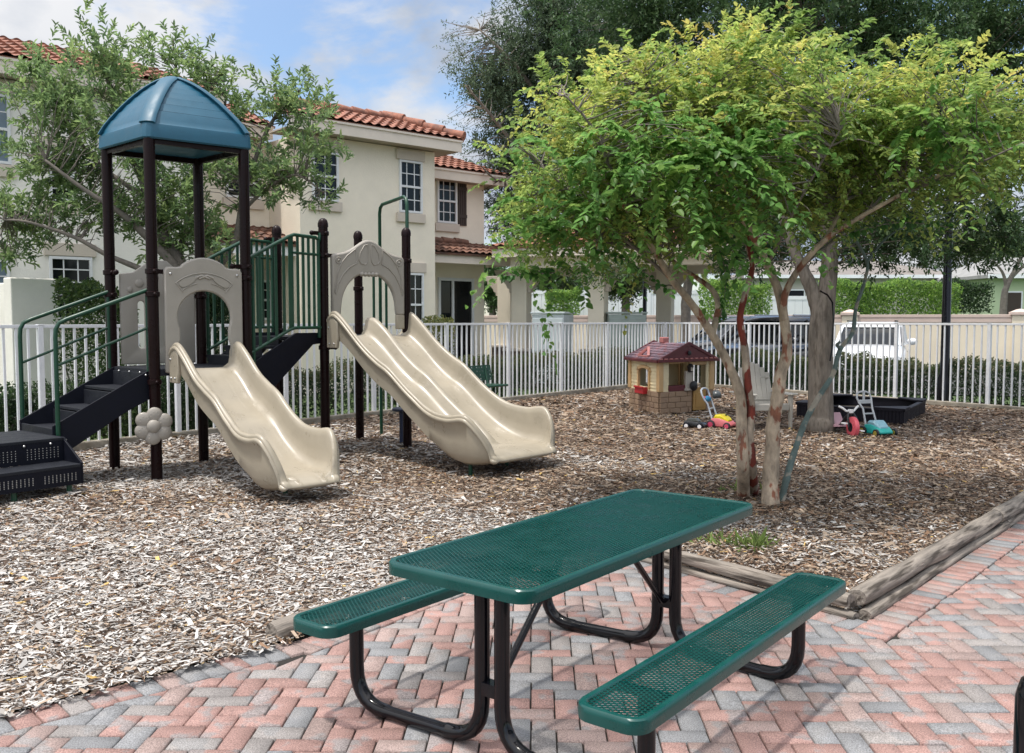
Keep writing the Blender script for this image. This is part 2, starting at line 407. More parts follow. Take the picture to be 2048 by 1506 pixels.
    soldier(v2(C1) + e3 * .2, e3, n3_, np.linalg.norm(v2(C0) - v2(C1)) + .25, 0, lambda q: (q - v2(C0)) @ n4_ > .07)
    soldier(v2(C0) - e4 * .25, e4, n4_, 9, .07)
    o = arr_mesh('paver_patio', np.concatenate(VV), np.array(FN), np.array(FF), mp, None, np.concatenate(CC), smooth=False)
    tag(o, kind='structure')
    pp = [v2(BE), v2(LE), v2(C1), v2(C0), v2(CE), np.array((16, v2(CE)[1])), np.array((16, .2)), np.array((-9, .2)), np.array((-9, v2(BE)[1]))]
    bm = bmesh.new(); bm.faces.new([bm.verts.new((p[0], p[1], -.014)) for p in pp]); bmesh.ops.triangulate(bm, faces=bm.faces); bm.verts.index_update()
    m = MB(); m.add([v.co.copy() for v in bm.verts], [tuple(v.index for v in f.verts) for f in bm.faces]); bm.free()
    tag(m.build('paver_bedding', mat('joint_sand', (.020, .017, .014), 1, .5, 30, .6, 200), smooth=0), kind='structure')
pavers()
# ---- landscape timbers
def timber(p, q, r, z, label, seed):
    rr = random.Random(seed); o_ = Vector((p[0], p[1], z)); d = Vector((q[0], q[1], z)) - o_; L = d.length; rz = math.atan2(d.y, d.x); p = Vector((0, 0, 0)); d = Vector((1, 0, 0))
    s = Vector((-d.y, d.x, 0)); n = 22; secs = []; K = max(int(L / .04), 8)
    ph = [rr.uniform(0, 6.28) for _ in range(6)]
    for i in range(K + 1):
        t = i / K; e = .90 if i in (0, K) else 1
        c = p + d * (L * t) + s * (.006 * math.sin(5 * t + ph[0]))
        ring = []
        for k in range(n):
            a = 6.283 * k / n
            w = 1 + .045 * math.sin(3 * a + ph[1] + 2 * t) + .05 * math.sin(2 * a + 7 * t * L + ph[2]) + .02 * math.sin(11 * t * L + ph[3] + a) - .05 * max(0, math.sin(2 * a + ph[4] + .6 * math.sin(3 * t * L + ph[5]))) ** 14 + rr.uniform(-.008, .008)
            ring.append(c + s * (r * 1.18 * w * e * math.cos(a)) + Vector((0, 0, 1)) * (r * w * e * max(math.sin(a), -.75)))
        secs.append(ring)
    root = MB().loft(secs).build('landscape_timber', M['wood'], None, smooth=50)
    root.location = o_; root.rotation_euler = (rr.uniform(-.5, .5), 0, rz)
    return tag(root, label, 'timber', 'landscape timbers edging the mulch bed')
nL = Vector(((C0 - C1).normalized().y, -(C0 - C1).normalized().x, 0)); nR = Vector((cdir.y, -cdir.x, 0))
cb = (C1 - LE).normalized(); nb = Vector((cb.y, -cb.x, 0))
timber(LE + nb * -.03, C1 - cb * .06, .05, .045, 'single weathered grey timber beside the left bench, with a broken end', 1)
timber(C1 + nL * -.0 + (C0 - C1).normalized() * .05, C0 - (C0 - C1).normalized() * .01, .047, .082, 'upper grey timber on the mulch edge behind the table legs', 2)
timber(C1 + nL * .015, C0 + nL * .02 + (C0 - C1).normalized() * .03, .028, .010, 'lower half-buried timber behind the table legs, under the upper one', 3)
J = G(1957, 1052)
jl = (J - C0).dot(cdir)
timber(C0 + nR * -.0 + cdir * .05, C0 + cdir * (jl - .012), .055, .092, 'upper split grey timber along the right path, nearest the corner', 4)
timber(C0 + cdir * (jl + .012), C0 + cdir * (jl + 2.6), .055, .092, 'upper grey timber beyond the dark joint at the right edge', 5)
timber(C0 + nR * .045 + cdir * .03, C0 + nR * .045 + cdir * (jl + .12), .036, .010, 'lower grey timber along the right path, under the split one', 6)
timber(C0 + nR * .045 + cdir * (jl + .15), C0 + nR * .045 + cdir * (jl + 2.6), .036, .010, 'lower grey timber beyond the joint at the right edge', 7)
# ================================================================== picnic table
def picnic():
    tz, sz_ = .73, .44
    cs = [G(755, 1120.3, tz), G(1061.4, 1187, tz), G(1517, 1002.4, tz), G(1268, 978.8, tz)]
    c = sum(cs, Vector()) / 4; c.z = 0
    A = ((cs[2] + cs[3]) - (cs[0] + cs[1])); A.z = 0; A.normalize(); B = Vector((A.y, -A.x, 0)); Z = Vector((0, 0, 1))
    L = .5 * ((cs[2] - cs[1]).length + (cs[3] - cs[0]).length); W = .5 * ((cs[1] - cs[0]).length + (cs[2] - cs[3]).length)
    bs_ = [G(1131.9, 1413.3, sz_), G(1277.4, 1452, sz_), G(1700, 1151.2, sz_), G(1595.4, 1143.6, sz_)]
    bc = sum(bs_, Vector()) / 4; bc.z = 0; off = (bc - c).dot(B); sh = (bc - c).dot(A)
    print('table', L, W, c, 'bench off', off, sh)
    root = thing('picnic_table', 'green mesh picnic table with two attached benches and black tube legs', 'picnic table', c)
    P = lambda a, b, z: c + A * a + B * b + Z * z
    def slab(name, L, W, a0, b0, z, rad):
        def rr(inset, n=7):
            r = rad - inset * .8; l = L / 2 - inset; w = W / 2 - inset; o = []
            for cx, cy, a in ((l - r, w - r, 0), (-l + r, w - r, 90), (-l + r, -w + r, 180), (l - r, -w + r, 270)):
                for k in range(n + 1):
                    t = R(a + 90 * k / n); o.append((cx + r * math.cos(t), cy + r * math.sin(t)))
            return o
        prof = [(.0, -.048), (-.0015, -.02), (0, -.005), (.005, 0), (.022, 0), (.026, -.005), (.026, -.012), (.010, -.014), (.006, -.046)]
        secs = [[P(a0 + x, b0 + y, z + h) for x, y in rr(i)] for i, h in prof]
        rim = MB(); n = len(secs[0]); m = len(secs)
        vs = [p for s in secs for p in s]
        rim.add(vs, [(i * n + k, i * n + (k + 1) % n, ((i + 1) % m) * n + (k + 1) % n, ((i + 1) % m) * n + k) for i in range(m) for k in range(n)])
        # expanded metal: zigzag strands, long diamond axis across the width
        lw, sw = .030, .0098
        g = MB(); hl, hw = L / 2 - .018, W / 2 - .018; r = rad
        def inside(a, b):
            a, b = abs(a), abs(b)
            if a > hl or b > hw: return False
            da, db = a - (hl - r), b - (hw - r)
            return not (da > 0 and db > 0 and da * da + db * db > r * r)
        nk = int(2 * hl / sw) + 1; nj = int(2 * hw / (lw / 2)) + 2
        for k in range(nk + 1):
            for j in range(nj):
                b1 = -hw + j * lw / 2; b2 = b1 + lw / 2; sg = .46 if (j + k) % 2 else -.46
                a1 = (k + sg) * sw - hl; a2 = (k - sg) * sw - hl
                if not (inside(a1, b1) and inside(a2, b2)): continue
                g.bar(P(a0 + a1, b0 + b1, z - .006), P(a0 + a2, b0 + b2, z - .006), .0040, .0030)
        o = g.build(name, M['tgreen'], root, smooth=0)
        rim.build('rim', M['tgreen'], o, smooth=40, bevel=0)
        return o
    def slab2(*a): return slab(*a)
    slab('tabletop', L, W, 0, 0, tz, .075)
    for s in (1, -1):
        slab('seat', L + .02, .25, sh, s * off, sz_, .065)
    fr = .03
    def U(a, s, ab):
        p = []
        bt, bb = .048 * s, off * s
        def arc(p0, p1, p2, n=7):
            o = []
            for i in range(n + 1):
                t = i / n; o.append(p0 * (1 - t) ** 2 + p1 * 2 * t * (1 - t) + p2 * t * t)
            return o
        top = P(a, bt, tz - .03); bot = P(a, bt, fr); e = P(ab, bb, fr); st = P(ab, bb, sz_ - .03); d = (e - bot).normalized()
        pts = [top, P(a, bt, .4)] + arc(bot + Z * .16, bot, bot + d * .16) + [bot + d * .17, bot + d * .185] + [e - d * .185, e - d * .17] + arc(e - d * .16, e, e + Z * .16) + [P(ab, bb, .3), st]
        rr_ = [fr] * 10 + [fr * 1.0, fr * .86] + [fr * .86, fr * 1.0] + [fr] * 10
        m = MB(); m.tube(pts, rr_, 18)
        return m.build('leg_frame', M['black'], root, smooth=60)
    for a, ab in ((-.71, sh - .70), (.66, sh + .66)):
        for s in (1, -1): U(a, s, ab)
        g = MB(); sgn = 1 if a < 0 else -1
        g.box(P(a, 0, .245), (.05, .10, .05), (A, B, Z)); g.tube([P(a, 0, .25), P(a + sgn * .05, 0, .26), P(a + sgn * .50, 0, tz - .03)], .015, 10)
        g.bar(P(a, -.3, tz - .02), P(a, .3, tz - .02), .05, .02)
        g.build('brace', M['black'], root, smooth=60)
        for s in (1, -1):
            MB().bar(P(ab + 0, s * off - .1, sz_ - .022), P(ab, s * off + .1, sz_ - .022), .05, .016).build('seat_bracket', M['black'], root)
    return c, A, B
TBL = picnic()
b = MB(); pp = at(2031, 1353, 1.95); b.lathe((pp.x + .068, pp.y, 0), [(.06, 0), (.06, pp.z - .05), (.05, pp.z - .015), (.03, pp.z)], 24)
tag(b.build('bollard', M['black'], smooth=40), 'black round-topped post cut by the right edge of the patio', 'post')
# ================================================================== play structure
Z = Vector((0, 0, 1))
def arcpts(cx, cy, r, a0, a1, n=16, ry=None):
    ry = ry or r
    return [(cx + r * math.cos(R(a0 + (a1 - a0) * i / n)), cy + ry * math.sin(R(a0 + (a1 - a0) * i / n))) for i in range(n + 1)]
def catmull(pts, n=8):
    P = [pts[0]] + list(pts) + [pts[-1]]; o = []
    for i in range(1, len(P) - 2):
        for k in range(n):
            t = k / n
            o.append(tuple(.5 * ((2 * b) + (c - a) * t + (2 * a - 5 * b + 4 * c - d) * t * t + (3 * b - a - 3 * c + d) * t ** 3)
                     for a, b, c, d in zip(P[i - 1], P[i], P[i + 1], P[i + 2])))
    o.append(tuple(pts[-1])); return o
def play():
    P1 = G(230, 939); P2 = G(314, 959); P4 = G(498, 940); P3 = P1 + P4 - P2
    P8 = G(815, 894); P7 = G(720, 881); 
    u = (P4 - P2).normalized(); v = (P1 - P2).normalized(); d1, d2 = 1.13, 1.44
    du = lambda px, base, dr: None
    # P5: along -u from P8 until it meets the picture column of the fifth post
    k = (649 - 1024) / FPX; L5 = (P8.x - k * P8.y) / (u.x - k * u.y); P5 = P8 - u * L5; P6 = P5 + (P7 - P8)
    n = Vector((u.y, -u.x, 0)); nn = (Vector((.655, -.755, 0))).normalized()
    root = thing('play_structure', 'playground climber with brown posts, blue roof, tan slides and black steps', 'play set', (P2 + P8) / 2)
    r = .056
    tops = [3.45] * 4 + [2.78, 2.76, 2.76, 2.74]
    def clamp(m, p, z, d=None, w=.014):
        m.lathe((p.x, p.y, z - .028), [(r + .003, 0), (r + w, .006), (r + w, .05), (r + .003, .056)], 18)
        if d:
            d = d.normalized(); m.box((p.x + d.x * (r + .04), p.y + d.y * (r + .04), z), (.09, .03, .045), (d, Z.cross(d), Z)); m.ball((p.x + d.x * (r + .09), p.y + d.y * (r + .09), z), .03, 10, 6)
        for s in (1, -1):
            q = u.cross(Z) * s
            m.ball((p.x + q.x * (r + .018), p.y + q.y * (r + .018), z), .020, 8, 6)
    cl = {0: [(1.90, None), (2.14, v * -1), (1.02, None)], 1: [(1.89, None), (2.12, u), (1.00, None)], 2: [(1.9, None)], 3: [(2.20, -u), (2.08, None), (1.02, None)],
          4: [(2.66, -u), (2.40, u), (1.30, u)], 5: [(2.64, -u), (1.5, None)], 6: [(2.05, None), (1.3, None)], 7: [(2.38, -u), (1.3, None)]}
    for i, (p, t) in enumerate(zip((P1, P2, P3, P4, P5, P6, P7, P8), tops)):
        m = MB(); prof = [(r, -.05), (r, t - .03)] + ([(r, t)] if i < 4 else [])
        m.lathe((p.x, p.y, 0), prof, 22)
        o = m.build('post', M['post'], root, smooth=40)
        if i >= 4:
            c = MB(); c.lathe((p.x, p.y, t - .045), [(r + .006, 0), (r + .006, .04), (r * .95, .07), (r * .7, .092), (r * .3, .105)], 20); c.build('post_cap', M['post'], o, smooth=50)
        for z, d in cl[i]:
            c = MB(); clamp(c, p, z, d); c.build('clamp', M['post'], o, smooth=50)
    # ---- roof
    c = (P1 + P2 + P3 + P4) / 4; U, V_ = u * (P4 - P2).length / 2, v * (P1 - P2).length / 2
    def ring(s, z, rd=.10, off=0):
        o = []
        for sx, sy in ((1, 1), (-1, 1), (-1, -1), (1, -1)):
            for q in (0, .5, 1):
                a = (1 - rd * q, 1) if (sx * sy > 0) else (1 - rd * (1 - q), 1)
                pass
        cor = [(1, 1 - rd), (1 - rd * .35, 1 - rd * .35), (1 - rd, 1), (-1 + rd, 1), (-1 + rd * .35, 1 - rd * .35), (-1, 1 - rd), (-1, -1 + rd), (-1 + rd * .35, -1 + rd * .35), (-1 + rd, -1), (1 - rd, -1), (1 - rd * .35, -1 + rd * .35), (1, -1 + rd)]
        return [c + U * (s * a) + V_ * (s * b) + Z * z for a, b in cor]
    e0, zt, zb = 1.14, 4.20, 3.44
    fz = lambda q: 3.605 + (zt - 3.605) * (1 - q ** 1.62)          # q: 1 at the eave .. 0 at the peak
    secs = [ring(e0 - .06, zb + .01), ring(e0 - .02, zb), ring(e0 + .01, zb + .015), ring(e0 + .0, 3.565), ring(e0 - .012, 3.59), ring(e0 - .035, 3.603)]
    rows = 9
    for k in range(rows):
        q0 = 1 - .045 - k * .92 / rows; q1 = q0 - .92 / rows
        secs += [ring(e0 * q0 * .99, fz(q0)), ring(e0 * (q1 + .012), fz(q1 + .012) + .006), ring(e0 * (q1 + .002) - .06, fz(q1) - .016), ring(e0 * q1 - .06, fz(q1) + .004)]
    secs += [ring(e0 * .05, zt - .012, .3), ring(e0 * .02, zt - .004, .5)]
    m = MB(); m.loft(secs, caps=True)
    roof = m.build('roof', M['blue'], root, smooth=25)
    rb = MB()
    for sx, sy in ((1, 1), (-1, 1), (-1, -1), (1, -1)):
        pts = []
        for k in range(13):
            q = .975 - k / 12 * .96; pts.append(c + (U * sx + V_ * sy) * (e0 * q * .958) + Z * (fz(q) - .012))
        pts[0] = pts[0] - Z * .02
        rb.tube(pts, [.085] * 12 + [.05], 12, flat=.30)
    rb.ball(c + Z * (zt - .035), (.09, .09, .045), 16, 8)
    rb.build('hip_ridge', M['blue'], roof, smooth=80)
    un = MB()
    for p, q in ((P1, P2), (P2, P4), (P4, P3), (P3, P1)): un.bar(p + Z * 3.43, q + Z * 3.43, .05, .07)
    un.build('roof_frame', M['post'], roof)
    # ---- decks
    def deckq(A, B, C, D, z, grow=.02):
        m = MB(); cc = (A + B + C + D) / 4
        q = [x + (x - cc).normalized() * grow + Z * 0 for x in (A, B, C, D)]
        secs = [[x + Z * (z - .07) for x in q], [x + Z * z for x in q]]
        m.loft(secs)
        return m.build('deck', M['deck'], root, smooth=0, bevel=.006)
    deckq(P1, P2, P4, P3, d1); deckq(P6, P5, P8, P7, d2)
    # ---- slides
    def slide(mid, ud, nd, W, path, rims, dbl, tipq=.86):
        pts = catmull(path, 10); rr = catmull(rims, 10); Ls = pts[-1][0]
        def rim(d):
            for a, b in zip(rr[:-1], rr[1:]):
                if a[0] <= d <= b[0]: return a[1] + (b[1] - a[1]) * (d - a[0]) / max(b[0] - a[0], 1e-6)
            return rr[-1][1]
        secs = []; K = len(pts)
        for i, (d, z) in enumerate(pts):
            q = d / Ls; t = max(0, (q - tipq) / (1 - tipq)); w = W / 2 * (1 + .07 * max(0, min(1, (q - .6) / .2))) * math.sqrt(max(1 - .42 * t ** 2.4, .02))
            rh = max(rim(d) * math.sqrt(max(1 - t ** 2.2, 0)), .012) + .004
            bt = .045 + .10 * max(0, min(1, (q - .68) / .18)) * (1 - .75 * t ** 2)
            zz = z - .03 * t ** 3
            gr = .0035 * (1 if (.12 < q < .34 or .5 < q < .68 or q > .93) else 0)
            half = []
            rg = 0
            if dbl:
                e = max(0, min(1, (.83 - q) / .10)); rg = (.22 - .05 * min(1, q * 2.5)) * math.sqrt(e) if e > 0 else 0
                half += [(0, rg + .001), (.02, rg), (.045, rg * .82 + .002), (.07, rg * .35 + .001), (.11, rg * .06), (.15, 0)]
            else: half += [(0, 0), (.05, 0), (.09, 0)]
            wf = w - .13
            a0 = half[-1][0] + .02
            for g in range(9):
                a = a0 + (wf - a0) * g / 8
                half.append((a, gr * (1 if g % 2 else -1)))
            half += [(w - .085, .03 * min(1, rh / .15)), (w - .062, .22 * rh), (w - .050, .50 * rh), (w - .046, rh * .80), (w - .038, rh * .95), (w - .018, rh + .004), (w + .006, rh + .002), (w + .018, rh - .012),
                     (w + .016, rh - .03), (w + .030, rh - .037), (w + .034, rh - .055), (w + .026, rh - .075), (w + .008, rh - .085), (w - .004, rh * .35 - .02), (w - .012, -.02), (w - .05, -bt * .75), (w - .14, -bt), (.001, -bt)]
            half = [(max(a, 0), h if h > -bt else -bt) for a, h in half]
            full = half + [(-a, h) for a, h in reversed(half[1:-1])]
            secs.append([mid + nd * d + ud * a + Z * (zz + h) for a, h in full])
        # rounded nose
        lastn = secs[-1]; cz = sum((p.z for p in lastn)) / len(lastn); cen = sum(lastn, Vector()) / len(lastn); zmid = min(p.z for p in lastn) * .55 + max(p.z for p in lastn) * .45
        for ph in (25, 48, 68, 82, 90):
            k_ = math.cos(R(ph)); g_ = math.sin(R(ph)); sec = []
            for p in lastn:
                a_ = (p - cen).dot(ud); q_ = cen + ud * (a_ * (1 - .10 * (1 - k_))) + nd * (.06 * g_); q_.z = zmid - .015 * g_ + (p.z - zmid) * max(k_, .04); sec.append(q_)
            secs.append(sec)
        m = MB(); m.loft(secs)
        sl = m.build('slide', M['tan'], root, smooth=60)
        return sl, pts
    n1 = Vector((.692, -.722, 0)).normalized()
    mid1 = (P2 + P4) / 2 + n1 * .03; u1 = Vector((-n1.y, n1.x, 0))
    s1, pt1 = slide(mid1, u1, n1, .68, [(0, d1 + .0), (.14, d1 - .01), (.32, 1.01), (.55, .83), (.75, .725), (.95, .63), (1.18, .46), (1.42, .32), (1.66, .25), (1.90, .25), (2.06, .24)],
                    [(0, .20), (.12, .27), (.4, .27), (.75, .27), (1.1, .28), (1.4, .30), (1.65, .35), (1.85, .37), (2.06, .30)], False)
    u1a, n1a = u1, n1
    n1 = Vector((.745, -.667, 0)).normalized(); u1 = Vector((-n1.y, n1.x, 0))
    mid2 = (P5 + P8) / 2 + n1 * .03
    s2, pt2 = slide(mid2, u1, n1, 1.20, [(0, d2), (.14, d2 - .01), (.36, 1.30), (.65, 1.07), (.88, .92), (1.1, .81), (1.42, .58), (1.75, .38), (2.05, .28), (2.35, .27), (2.55, .26)],
                    [(0, .23), (.12, .29), (.45, .26), (.9, .27), (1.3, .27), (1.7, .29), (2.05, .35), (2.3, .38), (2.55, .3)], True, .885)
    u1b, n1b = u1, n1
    def leg(s, p, h):
        MB().tube([(p.x, p.y, -.02), (p.x, p.y, h)], .022, 12).build('slide_leg', M['green'], s)
    leg(s1, G(571, 990), .2); leg(s2, G(941, 951), .2); leg(s2, G(1013, 934), .2)
    def cheek(s, mid, W, z, u1, n1):
        for sg in (1, -1):
            m = MB(); o = mid + u1 * (sg * (W / 2 + .006)) + n1 * .06 + Z * (z + .02)
            m.prism([(-.07, -.16), (.12, -.16), (.14, -.05), (.13, .14), (.05, .20), (-.05, .20), (-.07, .17)], o, n1, Z, u1, .035)
            pl = m.build('side_plate', M['tan'], s, bevel=.01)
        for a, h in ((-.03, .08), (-.02, -.11), (.07, -.11)):
            MB().ball(mid + u1 * (-(W / 2 + .026)) + n1 * (.06 + a) + Z * (z + .02 + h), .012, 8, 6).build('bolt', M['bolt'], s)
    cheek(s1, mid1, .68, d1, u1a, n1a); cheek(s2, mid2, 1.20, d2, u1b, n1b)
    # ---- slide hoods
    e1 = P4 - P2; w1 = e1.length - 2 * r - .05; o1 = P2 + u * (r + .035) + n1 * .04
    top = 2.17; crest = 2.275; cx = w1 / 2
    out = [(0, d1 - .04), (0, top - .04), (.03, top), (.13, top), (.17, top + .008)] + [(x_, top + .012 + (crest - top - .012) * math.sin(math.pi * (x_ - .17) / (w1 - .34)) ** .75) for x_ in np.linspace(.19, w1 - .19, 17)] + \
          [(w1 - .17, top + .008), (w1 - .13, top), (w1 - .03, top), (w1, top - .04), (w1, d1 - .04), (w1 - .13, d1 - .04), (w1 - .13, d1 + .24), (w1 - .155, d1 + .30)]
    hr = w1 / 2 - .128; hz = 1.655
    out += [(cx + hr * math.cos(R(a)), hz + hr * .98 * math.sin(R(a))) for a in range(-24, 205, 12)]
    out += [(.155, d1 + .30), (.13, d1 + .24), (.13, d1 - .04)]
    hood = MB().prism(out, o1, u, Z, n, .055).build('slide_hood', M['taupe'], root, smooth=30, bevel=.016)
    rel = MB(); fo = o1 + n * .03
    def band(ri, ro, a0, a1, cyy, sq=1.0):
        return [(cx + ro * math.cos(R(a)), cyy + sq * ro * math.sin(R(a))) for a in np.linspace(a0, a1, 16)] + [(cx + ri * math.cos(R(a)), cyy + sq * ri * math.sin(R(a))) for a in np.linspace(a1, a0, 16)]
    def strip(pts_, w_=.006):
        rel.tube([fo + u * a + Z * h for a, h in pts_], w_, 6)
    strip([(cx + .46 * math.cos(R(a)), hz + .46 * math.sin(R(a))) for a in np.linspace(50, 130, 14)])
    for s_ in (1, -1): strip([(cx + s_ * r_ * math.cos(R(50)), hz + r_ * math.sin(R(50))) for r_ in (.46, .34)])
    for s_ in (1, -1): strip([(cx + s_ * .36 * math.cos(R(a)), hz + .36 * math.sin(R(a))) for a in np.linspace(52, 78, 6)])
    for s in (1, -1):
        cen = fo + u * (cx + s * .175) + Z * (hz + .37)
        X = (u * (s * .9) - Z * .43).normalized(); Y = n.cross(X)
        rel.prism([(.095 * math.cos(t), .038 * math.sin(t) * (1 + .25 * math.cos(t))) for t in np.linspace(0, 6.1, 18)], cen, X, Y, n, .02)
        rel.tube([fo + u * (cx + s * .10) + Z * (hz + .405), fo + u * (cx + s * .03) + Z * (hz + .435), fo + u * (cx - s * .055) + Z * (hz + .40)], .012, 8)
    rel.build('leaf_relief', M['taupe'], hood, smooth=50)
    for a in (.06, w1 - .06): MB().ball(o1 + u * a + n * .03 + Z * (top - .07), .015, 10, 6).build('bolt', M['bolt'], hood)
    e2 = P8 - P5; w2 = e2.length - 2 * r - .03; o2 = P5 + u * (r + .02) + n1 * .03; b2 = d2 + .25; t2 = 2.42
    out = [(0, b2), (0, t2 - .03), (.03, t2)] + [(x_, t2 + .005 + .185 * math.exp(-((x_ - w2 / 2) / .235) ** 2)) for x_ in np.linspace(.09, w2 - .09, 23)] + [(w2 - .03, t2), (w2, t2 - .03), (w2, b2), (w2 - .115, b2)]
    out += [(w2 / 2 + (w2 / 2 - .125) * math.cos(R(a)), b2 + .06 + .45 * math.sin(R(a)) ** .92) for a in range(4, 177, 8)] + [(.115, b2)]
    hood2 = MB().prism(out, o2, u, Z, n, .07).build('slide_hood', M['taupe'], root, smooth=30, bevel=.022)
    rel = MB(); fo = o2 + n * .037; cx = w2 / 2
    for s in (1, -1):
        ol = [(s * a + cx, h) for a, h in ((.025, t2 + .13), (.07, t2 + .12), (.125, t2 + .03), (.145, t2 - .06), (.12, t2 - .10), (.06, t2 - .115), (.03, t2 - .08), (.025, t2))]
        rel.tube([fo + u * a + Z * h for a, h in ol + ol[:1]], .007, 6)
        ol = [(s * a + cx, h) for a, h in ((.19, t2 + .07), (.30, t2 - .01), (.38, t2 - .10), (.44, t2 - .24), (.475, t2 - .46), (.46, t2 - .48), (.43, t2 - .36), (.36, t2 - .24), (.27, t2 - .15), (.17, t2 - .10), (.19, t2 + .07))]
        rel.tube([fo + u * a + Z * h for a, h in ol], .008, 6)
        rel.tube([fo + u * (cx + s * (w2 / 2 - .085) + .038 * math.cos(t)) + Z * (t2 - .075 + .038 * math.sin(t)) for t in np.linspace(0, 6.28, 13)], .006, 6)
        rel.ball(fo + u * (cx + s * (w2 / 2 - .085)) + Z * (t2 - .075), (.014, .014, .014), 8, 6)
    rel.build('shell_relief', M['taupe'], hood2, smooth=60)
    # lip under the crest of the hood
    m = MB()
    for k in range(5):
        a = cx - .10 + k * .05; m.ball(o2 + u * a + n * .02 + Z * (b2 + .50), (.035, .035, .03), 10, 6, (u, n, Z))
    m.build('hood_lip', M['taupe'], hood2, smooth=80)
    for s, x in ((1, 0.058), (-1, w2 - .058)):
        MB().box(o2 + u * x + Z * (b2 - .085) + n * .0, (.112, .06, .18), (u, n, Z)).build('hood_foot', M['tan'], hood2, bevel=.012)
    # ---- wall panel on the far left side, with bubbles and a slot
    eL = P3 - P1; lenp = eL.length; uu = eL.normalized(); nL_ = Vector((uu.y, -uu.x, 0)); wp = lenp - 2 * r - .06; oL = P1 + uu * (r + .04)
    zb_ = d1 + .015
    outer = [(0, zb_), (wp, zb_), (wp, 2.12), (wp - .12, 2.14), (wp - .25, 2.24), (wp * .5 + .1, 2.29), (wp * .5 - .08, 2.28), (.26, 2.24), (.14, 2.15), (0, 2.13)]
    slot = lambda cx, w, z0, z1: arcpts(cx, z1 - w / 2, w / 2, 0, 180, 8) + arcpts(cx, z0 + w / 2, w / 2, 180, 360, 8)
    pan = holed(outer, [slot(wp * .27, .075, zb_ + .17, 1.84), slot(wp * .66, .075, zb_ + .17, 1.84)], oL, uu, Z).build('bubble_panel', M['taupe'], root, smooth=30, solid=.05, bevel=.012)
    for a, h, rr_ in ((.10, 1.96, .035), (.20, 2.03, .05), (.36, 2.10, .055), (.52, 2.06, .045), (.68, 1.99, .05)):
        MB().ball(oL + uu * a + nL_ * .022 + Z * h, (rr_, .02, rr_), 14, 8, (uu, nL_, Z)).build('bubble', M['taupe'], pan, smooth=80)
    # ---- flower on the near post
    fc = P2 - Vector((P2.x, P2.y, 0)).normalized() * .085 + Z * .56 - u * .02
    fx = Vector((fc.y, -fc.x, 0)).normalized(); fn = Vector((fx.y, -fx.x, 0))
    m = MB()
    for k in range(6):
        a = R(60 * k + 25); cc = fc + fx * (.112 * math.cos(a)) + Z * (.112 * math.sin(a)); m.ball(cc, (.080, .032, .080), 18, 10, (fx, fn, Z))
        for q in range(7):
            b = R(51 * q); m.ball(cc + fx * (.036 * math.cos(b)) + Z * (.036 * math.sin(b)) + fn * .024, .0075, 6, 4)
    fl_ = m.build('flower_panel', M['taupe'], root, smooth=80)
    MB().ball(fc + fn * .014, (.070, .046, .070), 22, 12, (fx, fn, Z)).build('flower_centre', M['taupe'], fl_, smooth=80)
    # ---- lower steps, stairs and rails
    out_ = -u; wS = (P1 - P2).length - .16; oS = P2 + v * .08
    runs = [(0, .30, .90), (.30, .60, .72)]          # treads going down (from, to, height)
    Ls = .92
    m = MB()
    for k, (a, b, z) in enumerate(((0.02, .32, d1 - .19), (.32, .62, d1 - .38), (.62, Ls, d1 - .57))):
        q = [oS + out_ * a, oS + out_ * b, oS + out_ * b + v * wS, oS + out_ * a + v * wS]
        m.loft([[x + Z * (z - .03) for x in q], [x + Z * z for x in q]])
        q0 = oS + out_ * a; m.box(q0 + v * (wS / 2) + Z * (z + .075), (.02, wS, .15), (u, v, Z))
    q0 = oS + out_ * Ls; m.box(q0 + v * (wS / 2) + Z * (d1 - .66), (.02, wS, .22), (u, v, Z))
    st = m.build('stair_treads', M['deck'], root, smooth=0, bevel=.004)
    for k, o_ in enumerate((oS - v * .012, oS + v * (wS + .012))):
        MB().prism([(0.01, d1 + .0), (Ls + .02, d1 - .52), (Ls + .02, d1 - .86), (.25, d1 - .42), (.01, d1 - .30)], o_, out_, Z, v, .022).build('stringer', M['stringer'], root, smooth=0, bevel=.004)
    for a, h in ((Ls - .09, d1 - .66), (Ls - .09, d1 - .76), (.06, d1 - .06)): MB().ball(oS - v * .025 + out_ * a + Z * h, .014, 8, 6).build('bolt', M['bolt'], st)
    for a in (.2, .5, .8): MB().ball(oS + v * (wS * a) + out_ * .035 + Z * (d1 - .04), .012, 8, 6).build('bolt', M['bolt'], st)
    def rail(side):
        o_ = oS - v * .045 if side == 0 else oS + v * (wS + .045)
        zt0, zt1 = 1.92, 1.60
        a0, a1 = .04, Ls - .02
        sl_ = (zt0 - zt1) / (a1 - a0 - .08)
        m = MB()
        m.tube([o_ + out_ * a0 + Z * (zt0 + .01), o_ + out_ * (a1 - .10) + Z * (zt1 + .035), o_ + out_ * (a1 - .035) + Z * (zt1 - .0), o_ + out_ * (a1 - .005) + Z * (zt1 - .06), o_ + out_ * a1 + Z * (zt1 - .14), o_ + out_ * a1 + Z * (d1 - .70)], .021, 12)
        m.tube([o_ + out_ * a0 + Z * (zt0 + .01), o_ + out_ * a0 + Z * (d1 - .02)], .019, 12)
        m.tube([o_ + out_ * a0 + Z * (zt0 - .37), o_ + out_ * a1 + Z * (zt1 - .41)], .014, 10)
        m.build('stair_rail', M['green'], root, smooth=60)
    rail(0); rail(1)
    # landing block: perforated risers facing the camera side
    oL2 = oS + out_ * (Ls + .01)                    # right end of the landing
    Wl = 1.0
    zt_l, zs = .53, .31
    A0 = G(163, 966, .13); B0 = G(-20, 992, .13)
    ua = (B0 - A0); ua.z = 0; ua.normalize(); va = Vector((ua.y, -ua.x, 0)); 
    if va.y < 0: va = -va
    A0.z = 0
